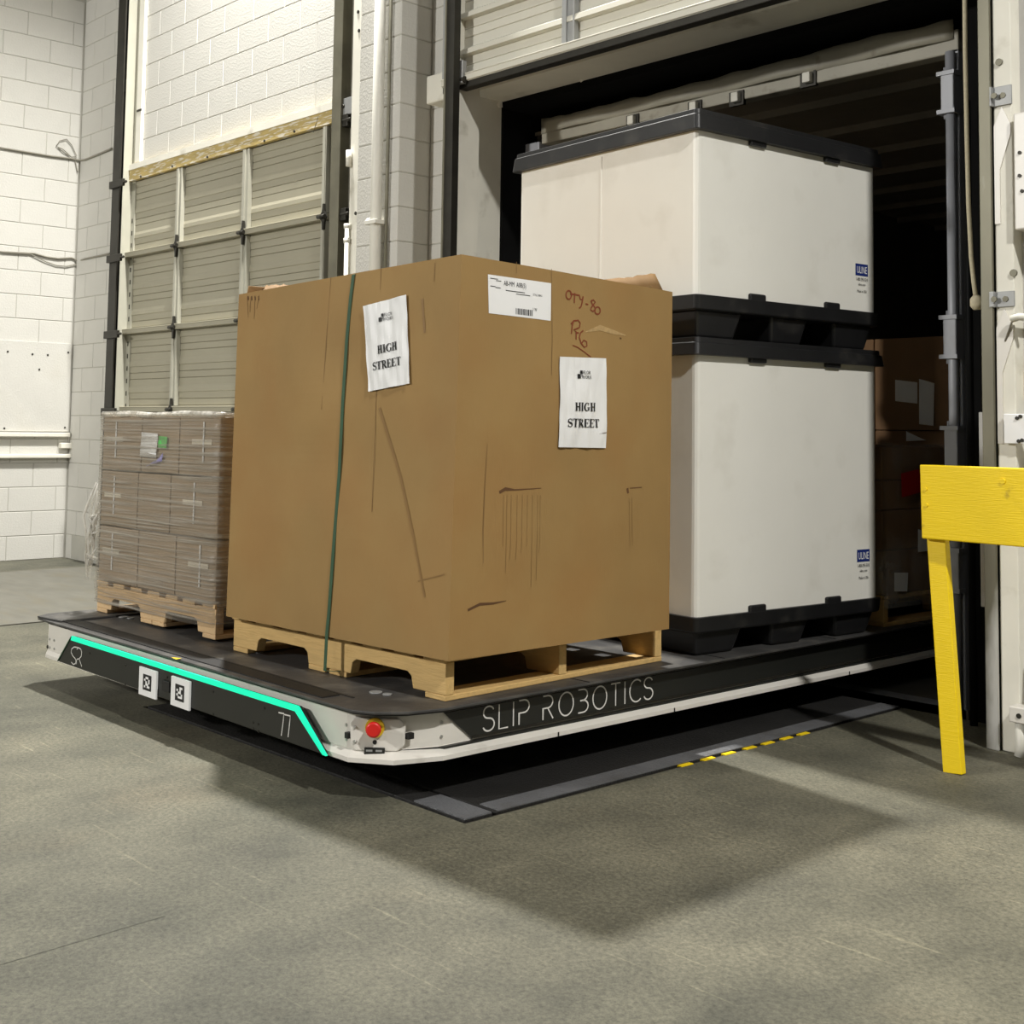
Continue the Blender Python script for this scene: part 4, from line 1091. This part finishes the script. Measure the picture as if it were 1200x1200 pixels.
def paper(label, fn, corners, wr, seed, skew=0.):
    g = patch(fn, corners, .002, wr, seed)
    mb = MB(); mb.grid(lambda a, b: g(a, b), 24, 32, False); pp = mb.build('paper_sign', 'paper', BOX, solid=.0008); pp['label'] = label
    mb = MB(); N = .0026
    # size of the sheet in metres
    w = (g(1, .5) - g(0, .5)).length; h = (g(.5, 1) - g(.5, 0)).length
    F = lambda u, v: g(u / w, v / h, N)
    return pp, F, w, h


pp, F, w, h = paper('white paper sign reading HIGH STREET on the right side', f_right, ((653, 524), (708.5, 525), (709, 420), (654.5, 418)), .005, 3)
def sign_print(pp, F, w, h):
    mb = MB(); t1, t2 = 'HIGH', 'STREET'; hh = h * .094; k1 = w * .47 / serif_width(t1, hh); k2 = w * .68 / serif_width(t2, hh)
    uo = w * .29; serif(mb, t1, lambda u, v: F(uo + (u - uo) * k1, v), uo, h * .405, hh)
    uo2 = w * .16; serif(mb, t2, lambda u, v: F(uo2 + (u - uo2) * k2, v), uo2, h * .225, hh)
    mb.build('sign_lettering', 'ink', pp, fix=False)
    mb = MB(); rect(mb, w * .37, w * .44, h * .765, h * .815, F); rect(mb, w * .43, w * .48, h * .82, h * .855, F); rect(mb, w * .46, w * .475, h * .79, h * .82, F)
    font_text(mb, 'FLOR', F, w * .49, h * .815, h * .040, squeeze=.92); font_text(mb, 'WORX', F, w * .455, h * .765, h * .040, squeeze=.92)
    mb.build('sign_logo', 'ink', pp, fix=False)
sign_print(pp, F, w, h)
mb = MB(); mb.add([F(w * .82, h * .155), F(w * .985, h * .175), F(w * .9, h * .165), F(w * .985, h * .167)], [(0, 1, 3), (0, 2, 1)]); mb.build('paper_tear', 'card_dark', pp, fix=False)
pp, F, w, h = paper('tilted white paper sign reading HIGH STREET beside the green strap', f_front, ((433.5, 459), (482, 449.5), (478, 345.5), (427.5, 359)), .0065, 11)
sign_print(pp, F, w, h)
# shipping label
g = patch(f_right, ((572.5, 367), (645, 376), (645.5, 332), (571.5, 321.5)), .0012, .0003, 2)
mb = MB(); mb.grid(lambda a, b: g(a, b), 12, 8, False); lb = mb.build('shipping_label', 'paper', BOX, solid=.0006)
w = (g(1, .5) - g(0, .5)).length; h = (g(.5, 1) - g(.5, 0)).length; F = lambda u, v: g(u / w, v / h, .0009)
mb = MB(); font_text(mb, 'AB-MM  A0B(5)', F, w * .24, h * .77, h * .13, squeeze=.66); mb.build('print_line', 'ink', lb, fix=False); mb = MB(); font_text(mb, 'STYLE  80MU', F, w * .70, h * .60, h * .06, squeeze=.7)
for (a, b, c_) in ((.03, .90, .12), (.12, .86, .08), (.03, .70, .08), (.11, .68, .08), (.27, .64, .30), (.43, .58, .22)):
    rect(mb, w * a, w * (a + c_), h * b, h * (b + .018), F)
mb.build('print_line', 'ink', lb, fix=False); mb = MB(); random.seed(4); x = .42
while x < .68:
    ww = random.choice((.006, .010, .016)); rect(mb, w * x, w * (x + ww), h * .06, h * .22, F); x += ww + random.choice((.006, .012))
mb.build('barcode', 'ink', lb, fix=False); mb = MB(); font_text(mb, '1 W', F, w * .69, h * .20, h * .09, squeeze=.7)
mb.build('print_line', 'ink', lb, fix=False)
# handwriting in brown marker
mb = MB(); N = .0014
def hw(pix, wd=.0055):
    uv = [face_uv(f_right, *p) for p in pix]; n = len(uv)
    P = [f_right(u, v, N) for u, v in uv]; L_, R_ = [], []
    for i in range(n):
        tdir = (P[min(i + 1, n - 1)] - P[max(i - 1, 0)]).normalized(); s = tdir.cross(BN_r).normalized() * wd / 2; L_.append(P[i] + s); R_.append(P[i] - s)
    mb.add(L_ + R_, [(i, i + 1, n + i + 1, n + i) for i in range(n - 1)])
z = lambda pts: [(560 + x * 160 / 1200, 310 + y * 160 / 1200) for x, y in pts]
hw(z(arc(797, 267, 24, 38, 100, 460, 16)))
hw(z([(810, 258), (840, 262), (895, 272)])); hw(z([(850, 250), (848, 290), (846, 338)]))
hw(z([(893, 278), (898, 305), (915, 310), (922, 285)])); hw(z([(924, 280), (915, 330), (905, 370), (888, 385)]))
hw(z([(945, 345), (968, 352)]))
hw(z([(992, 320), (1015, 312), (1030, 330), (1012, 355), (995, 378), (990, 400), (1010, 412), (1030, 395), (1022, 370), (1005, 350), (992, 320)]))
hw(z(arc(1050, 405, 24, 32, 90, 450, 14)))
mb.build('handwriting', 'marker', BOX, fix=False); mb = MB()
hw(z([(838, 500), (826, 550), (820, 610)])); hw(z([(815, 525), (840, 495), (880, 490), (898, 515), (890, 555), (840, 575), (862, 590), (862, 660)]))
hw(z([(862, 605), (875, 598), (885, 605)]))
hw(z([(925, 580), (900, 600), (890, 640), (905, 690), (935, 728), (957, 715), (955, 680), (930, 665), (912, 690)]))
mb.build('handwriting', 'marker', BOX, fix=False); mb = MB()
hw(z([(832, 710), (880, 730), (930, 765), (990, 812)]), .004)
mb.build('handwriting', 'marker', BOX, fix=False)

# green strap round the box and pallet
pix = [(415, 322), (411.5, 350), (407, 400), (402.5, 470), (398, 560), (391, 650), (386, 720)]
P = []
for p_ in pix:
    u, v = face_uv(f_front, *p_); P.append(f_front(u, v, .004))
pend = at_plane(380.5, 788, (-4, 2.615, 0), Vector((0, -1, 0))); u, v = face_uv(f_front, 384, 745); P.append(f_front(u, .012, .005)); yq = P[-1].y - .004; pend = at_plane(380.5, 788, (-4, yq, 0), Vector((0, -1, 0))); P.append(Vector((pend.x, yq, ZD + .025)))
top0 = P[0] + Vector((0, .006, .006))
P = [f_back(.5, .5, .004) * 0 + Vector((P[0].x, tK.y + .01, .9)), Vector((P[0].x, tK.y + .01, tK.z + .012)), top0 + Vector((0, .01, .0))] + P + [Vector((pend.x, 2.64, ZD + .017)), Vector((pend.x, 2.9, ZD + .017))]
mb = MB(); w = .017; vs = [p_ + Vector((-w / 2, 0, 0)) for p_ in P] + [p_ + Vector((w / 2, 0, 0)) for p_ in P]; n = len(P)
mb.add(vs, [(i, i + 1, n + i + 1, n + i) for i in range(n - 1)])
tag(mb.build('strap', 'strap', solid=.0015), 'dark green plastic strap running down the brown box to its pallet', 'strap')

# ------------------------------------------------------------------ white bulk containers
def rrect(cx, cy, wx, wy, r, n=5):
    pts = []
    for (sx_, sy_, a0) in ((1, 1, 0), (-1, 1, 90), (-1, -1, 180), (1, -1, 270)):
        for i in range(n + 1):
            a = math.radians(a0 + 90 * i / n); pts.append((cx + sx_ * (wx / 2 - r) + r * math.cos(a), cy + sy_ * (wy / 2 - r) + r * math.sin(a)))
    return pts


class LMB(MB):
    def __init__(s, root): MB.__init__(s); s.root = root
    def build(s, name, mat, parent=None, **k):
        s.v = [WM[s.root.name] @ v for v in s.v]; return MB.build(s, name, mat, parent or s.root, **k)

    def loft(s, rings, smooth=False, caps=True):
        n = len(rings[0][0]); vs = []; fs = []
        for pts, z in rings: vs += [(x, y, z) for x, y in pts]
        for k in range(len(rings) - 1):
            for i in range(n): fs.append((k * n + i, k * n + (i + 1) % n, (k + 1) * n + (i + 1) % n, (k + 1) * n + i))
        if caps: fs += [tuple(range(n))[::-1], tuple(range((len(rings) - 1) * n, len(rings) * n))]
        return s.add(vs, fs)


def bulk_bin(label, loc, rz, wx, wy, hbase, hsleeve, hlid):
    t = thing('bulk_container', label, 'container', loc, rz)
    mx, my = wx / 2, wy / 2
    R_ = .02
    # base tray: rim and feet
    mb = LMB(t); mb.loft([(rrect(mx, my, wx + .01, wy + .01, R_), hbase - .062), (rrect(mx, my, wx + .02, wy + .02, R_), hbase - .055), (rrect(mx, my, wx + .03, wy + .03, R_), hbase), ]); mb.build('base_tray', 'black_plastic', bevel=.003)
    zt = hbase - .06
    fx = (.0, wx / 2 - .10, wx - .26); fw = (.26, .20, .26)
    for x_, w_ in zip(fx, fw):
        for y_, v_ in zip((.0, wy / 2 - .11, wy - .27), (.27, .22, .27)):
            cx_, cy_ = x_ + w_ / 2, y_ + v_ / 2
            if x_ == 0: cx0 = .012
            mb = LMB(t); ins = .030
            a = [(x_ + (.02 if x_ == 0 else 0), y_ + (.02 if y_ == 0 else 0)), (x_ + w_ - (.02 if x_ == fx[2] else 0), y_ + (.02 if y_ == 0 else 0)), (x_ + w_ - (.02 if x_ == fx[2] else 0), y_ + v_ - (.02 if y_ > wy / 2 else 0)), (x_ + (.02 if x_ == 0 else 0), y_ + v_ - (.02 if y_ > wy / 2 else 0))]
            top = [((p_[0] - cx_) * 1.08 + cx_, (p_[1] - cy_) * 1.08 + cy_) for p_ in a]
            top = [(min(max(p_[0], .0), wx), min(max(p_[1], .0), wy)) for p_ in top]
            bot = [((p_[0] - cx_) * .86 + cx_, (p_[1] - cy_) * .86 + cy_) for p_ in a]
            mb.loft([(bot, 0), (top, zt + .004)]); mb.build('foot', 'black_plastic', bevel=.012)
    # sleeve
    z1 = hbase + hsleeve
    mb = LMB(t); outer = rrect(mx, my, wx, wy, .022, 3)
    mb.loft([(outer, hbase - .03), (outer, z1)]); sl = mb.build('sleeve', 'bin_white', bevel=0)
    mb = LMB(t); mb.box(wx * .5 - .005, wx * .5 + .006, -.0035, .002, hbase + .002, z1 - .03); mb.build('sleeve_seam', 'bin_white', sl, bevel=.002)
    # lid
    mb = LMB(t); mb.loft([(rrect(mx, my, wx + .060, wy + .060, R_), z1 - .012), (rrect(mx, my, wx + .046, wy + .046, R_), z1 + hlid - .022), (rrect(mx, my, wx + .034, wy + .034, R_), z1 + hlid - .020), (rrect(mx, my, wx + .03, wy + .03, R_), z1 + hlid)])
    ld = mb.build('lid', 'black_plastic', bevel=.002)
    # latch tabs on base rim and lid edge, right side
    for yy in (wy * .26, wy * .68):
        mb = LMB(t); mb.box(wx - .002, wx + .014, yy, yy + .10, hbase - .01, hbase + .026); mb.build('latch_tab', 'black_plastic', bevel=.008)
        mb = LMB(t); mb.box(wx - .002, wx + .018, yy, yy + .10, z1 - .032, z1 + .0); mb.build('latch_tab', 'black_plastic', bevel=.008)
    # maker's label printed on the sleeve, right side near the far lower corner
    F = lambda u, v, l=.0012: WM[t.name] @ Vector((wx + l, wy - .145 + u, hbase + .085 + v))
    mb = MB(); rect(mb, 0, .088, .075, .128, F); lb = mb.build('maker_label', 'blue', sl, fix=False)
    mb = MB(); G = lambda u, v: F(u, v, .002); font_text(mb, 'ULINE', G, .008, .086, .032, squeeze=.60); mb.build('label_name', 'paper', lb, fix=False)
    for (tx, v_, h_, q_) in (('1-800-295-5510', .052, .015, .62), ('uline.com', .031, .012, .8), ('Made in USA', .0, .013, .7)):
        mb = MB(); font_text(mb, tx, G, .044, v_, h_, 'CENTER', q_); mb.build('print_line', 'ink', lb, fix=False)
    return t


bn = math.radians(-5.0); bw_, bd_ = 1.14, 1.145
fr = at_z(815, 726, .435)       # front right lower corner of the sleeve
dx = Vector((math.cos(bn), math.sin(bn), 0))
bo = Vector((fr.x, fr.y, 0)) - dx * bw_
b1 = bulk_bin('tall white bulk container with black base standing on the robot deck', (bo.x, bo.y, ZD + .001), bn, bw_, bd_, .155, 1.03, .058)
top1 = ZD + .001 + .155 + 1.03 + .058
b2 = bulk_bin('shorter white bulk container with black lid stacked on the tall one', (bo.x, bo.y, top1 + .001), bn, bw_, bd_, .168, .668, .072)

# ------------------------------------------------------------------ grey wrapped carton stack
wa = Vector((-5.655, 2.645)); wrz = math.radians(1.0)
WS = thing('wrapped_carton_stack', 'stack of greyish cartons in stretch film at the left of the robot', 'carton stack', (wa.x, wa.y, ZD + .152), wrz)
Lx, Ly, Hh = 1.035, 1.14, .76
lay = Hh / 3
for k in range(3):
    cuts = [0, .36, .68, 1.0] if k != 1 else [0, .34, .62, 1.0]
    for c_ in range(3):
        mb = LMB(WS); g_ = .003
        mb.box(Lx * cuts[c_] + g_, Lx * cuts[c_ + 1] - g_, 0, Ly, k * lay + g_, (k + 1) * lay - g_); ct = mb.build('carton', 'card_grey', bevel=.006)
        if c_ in (0, 2):
            xc = Lx * cuts[c_] + (.13 if c_ == 0 else .20); zc = k * lay + lay * .56
            mb = LMB(WS); mb.box(xc - .09, xc + .07, -.0026, -.0006, zc - .010, zc + .012); mb.build('tape', 'cream_tape', ct)
            mb = LMB(WS); mb.box(xc + .0, xc + .010, -.0044, -.0026, zc - .085, zc + .085); mb.build('seal_strip', 'paper', ct)
# stretch film round the stack and over the pallet edge
def filmfn(u, v):
    per = 2 * (Lx + Ly); s_ = u * per
    off = .014 + .010 * noise.noise((u * 20, v * 16, 0)) + .006 * noise.noise((u * 6, v * 60, 3))
    if s_ < Lx: x, y, n_ = s_, 0, (0, -1)
    elif s_ < Lx + Ly: x, y, n_ = Lx, s_ - Lx, (1, 0)
    elif s_ < 2 * Lx + Ly: x, y, n_ = Lx - (s_ - Lx - Ly), Ly, (0, 1)
    else: x, y, n_ = 0, Ly - (s_ - 2 * Lx - Ly), (-1, 0)
    z_ = -.095 + v * (Hh + .095 + .012 + .012 * noise.noise((u * 12, 7, 1)))
    return Vector((x + n_[0] * off, y + n_[1] * off, z_))
mb = LMB(WS); mb.grid(filmfn, 150, 60); mb.build('stretch_film', 'film')
def rimfn(u, v):
    per = 2 * (Lx + Ly); p_ = filmfn(u, 1); c_ = Vector((Lx / 2, Ly / 2, Hh)); a = v * 2 * math.pi
    o_ = (p_ - c_); o_.z = 0; o_.normalize(); r_ = .013 + .008 * noise.noise((u * 25, 2, 9))
    return Vector((p_.x, p_.y, Hh + .004 + .010 * noise.noise((u * 14, 5, 5)))) - o_ * .012 + o_ * (r_ * math.cos(a)) + Vector((0, 0, r_ * math.sin(a)))
mb = LMB(WS); mb.grid(rimfn, 150, 6); mb.build('film_rim', 'film_tail')
mb = LMB(WS); mb.add([(0, 0, Hh + .003), (Lx, 0, Hh + .003), (Lx, Ly, Hh + .003), (0, Ly, Hh + .003)], [(0, 1, 2, 3)]); mb.build('film_top', 'film_clear', fix=False)
# label sheet, green sticker and violet tape on the film
def wpix(px, py, l=.03):
    T = WM[WS.name]; N = T.to_3x3() @ Vector((0, -1, 0)); p_ = at_plane(px, py, T @ Vector((0, -l, 0)), N); return T.inverted() @ p_
def wq(name, pix, mat, l=.03, lab=None):
    mb = LMB(WS); P_ = [wpix(*p_, l) for p_ in pix]
    def g_(a, b): return (P_[0] * (1 - a) + P_[1] * a) * (1 - b) + (P_[3] * (1 - a) + P_[2] * a) * b + Vector((0, -.0012 * math.sin(b * 6), 0))
    mb.grid(g_, 3, 6); o = mb.build(name, mat, solid=.001)
    if lab: o['label'] = lab
wq('label_sheet', ((164, 535), (183, 537), (185, 508), (166, 506.5)), 'paper', .008, 'white label sheet under the film')
wq('sticker', ((185.5, 525), (195, 526), (196, 512), (186, 511)), 'green_sticker', .009, 'green sticker under the film')
wq('film_tape', ((170, 547), (190, 541), (191, 531), (184, 538)), 'violet_tape', .010)
# torn tail of film at the far left edge
mb = LMB(WS); random.seed(9)
for k in range(16):
    p_ = wpix(random.uniform(112, 117), random.uniform(565, 660), .01); q_ = wpix(random.uniform(100, 110), random.uniform(612, 685), .02)
    mid = p_.lerp(q_, .5) + Vector((random.uniform(-.05, .01), random.uniform(-.02, .02), random.uniform(.0, .03)))
    mb.tube([p_, p_.lerp(mid, .6), mid, mid.lerp(q_, .5) + Vector((random.uniform(-.02, .02), 0, 0)), q_], [.003, .007, .008, .005, .002], 4)
mb.build('film_tail', 'film_tail')
for (x_, z_) in ((110, 708),):
    p_ = wpix(117, 709, .0)
    mb = LMB(WS)
# ------------------------------------------------------------------ loads further back in the trailer
cA = at_y(1042, 640, 5.27)
pallet('wooden_pallet', 'yellowish pallet under the dark wrapped load behind the white containers', (cA.x - 1.06, 5.255, ZD + .0005), math.radians(-2), 1.06, 1.15, 'wood', nb=7)
BS = thing('wrapped_carton_stack', 'film wrapped brown cartons with a red label behind the white containers', 'carton stack', (cA.x - 1.05, 5.26, ZD + .141), math.radians(-2))
zs = [0, .20, .385, .52, .675]; sw = 1.045
for k in range(4):
    for c_ in range(2):
        for r_ in range(2):
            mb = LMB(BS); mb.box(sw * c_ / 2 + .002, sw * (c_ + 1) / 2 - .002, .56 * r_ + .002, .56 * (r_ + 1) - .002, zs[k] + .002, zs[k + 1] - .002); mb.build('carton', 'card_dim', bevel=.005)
def film2(u, v):
    per = 2 * (sw + 1.12); s_ = u * per; off = .012 + .012 * noise.noise((u * 18, v * 3, 0)) + .006 * noise.noise((u * 50, v * 5, 3))
    if s_ < sw: x, y, n_ = s_, 0, (0, -1)
    elif s_ < sw + 1.12: x, y, n_ = sw, s_ - sw, (1, 0)
    elif s_ < 2 * sw + 1.12: x, y, n_ = sw - (s_ - sw - 1.12), 1.12, (0, 1)
    else: x, y, n_ = 0, 1.12 - (s_ - 2 * sw - 1.12), (-1, 0)
    return Vector((x + n_[0] * off, y + n_[1] * off, -.06 + v * (.675 + .07 + .02 * noise.noise((u * 9, 4, 4)))))
mb = LMB(BS); mb.grid(film2, 120, 12); mb.build('stretch_film', 'film_clear')
def bpix(px, py, l=.03):
    T = WM[BS.name]; N = T.to_3x3() @ Vector((1, 0, 0)); return T.inverted() @ at_plane(px, py, T @ Vector((sw + l, 0, 0)), N)
def bq(name, pix, mat, l=.03):
    mb = LMB(BS); P_ = [bpix(*p_, l) for p_ in pix]; mb.add(P_, [(0, 1, 2, 3)]); return mb.build(name, mat, solid=.001)
bq('red_label', ((1057, 583), (1088, 574), (1090, 546), (1056, 555)), 'red_tape', .034)
bq('carton_label', ((1048, 693), (1063, 693), (1064, 671), (1048, 671)), 'paper', .028)
bq('carton_label', ((1076, 647), (1092, 645), (1092, 625), (1076, 620)), 'paper', .028)
# dim cartons on a pallet behind
cB = at_y(1031, 480, 6.45)
DP = pallet('wooden_pallet', 'dim pallet deep inside the trailer under dark cartons', (-4.45, 6.455, ZD + .0005), 0, 1.05, 1.0, 'wood', nb=7) if False else None
T2 = thing('carton_stack', 'dim brown cartons with white labels deep inside the trailer', 'carton stack', (-4.2, 6.45, ZD))
for k, (z0, z1) in enumerate(((ZD + .001, .74), (.74, 1.18), (1.18, 1.70))):
    for (xa, xb) in ((-4.45, -3.93), (-3.93, -3.40)):
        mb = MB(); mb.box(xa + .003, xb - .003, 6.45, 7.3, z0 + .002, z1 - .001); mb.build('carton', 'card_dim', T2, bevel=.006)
for pix in (((1049, 470), (1075, 473), (1075, 448), (1049, 445)), ((1077, 497), (1094, 499), (1095, 449), (1077, 444)), ((1062, 517), (1085, 516), (1063, 506), (1062, 505))):
    P_ = [at_y(x, y, 6.445) for x, y in pix]; mb = MB(); mb.add(P_, [(0, 1, 2, 3)]); mb.build('carton_label', 'paper', T2, solid=.001)

# ------------------------------------------------------------------ yellow barrier
g0 = at_z(1119, 906, 0); GYp = g0.y
SB = thing('safety_barrier', 'yellow painted timber barrier on a leaning leg beside the dock opening', 'barrier', (g0.x, g0.y, 0))
yb2 = GYp - .03
u = [at_y(1077.5, 544.5, yb2), at_y(1080, 631, yb2)]
ang = math.radians(-4); dv = Vector((math.cos(ang), math.sin(ang), 0)); nv = Vector((math.sin(ang), -math.cos(ang), 0))
P0 = u[0]; Pb = u[1]; Lb = 1.9
mb = MB(); mb.hexa([Pb, Pb + dv * Lb + Vector((0, 0, .0)), Pb + dv * Lb - nv * .036, Pb - nv * .036, P0, P0 + dv * Lb, P0 + dv * Lb - nv * .036, P0 - nv * .036]); bd = mb.build('board', 'yellow', SB, bevel=.004)
for (px, py, r_) in ((1085, 573, .006), (1086, 592, .006), (1175.5, 564, .009)):
    p_ = at_plane(px, py, P0, nv); mb = MB(); mb.cyl(p_ - nv * .002, p_ + nv * .004, r_, 10); mb.build('screw', 'yellow', bd)
la = at_y(1097, 600, GYp + .02); lb_ = at_y(1118.5, 900, GYp); lb_.z = 0
mb = MB(); bar(mb, lb_, la, .070, .032, (1, 0, 0)); mb.build('leg', 'yellow', SB, bevel=.003)
mb = MB(); bar(mb, (lb_.x + 1.7, GYp - .12, 0), (la.x + 1.6, GYp - .09, la.z), .070, .032, (1, 0, 0)); mb.build('leg', 'yellow', SB, bevel=.003)
print('blocks', n1, n2)
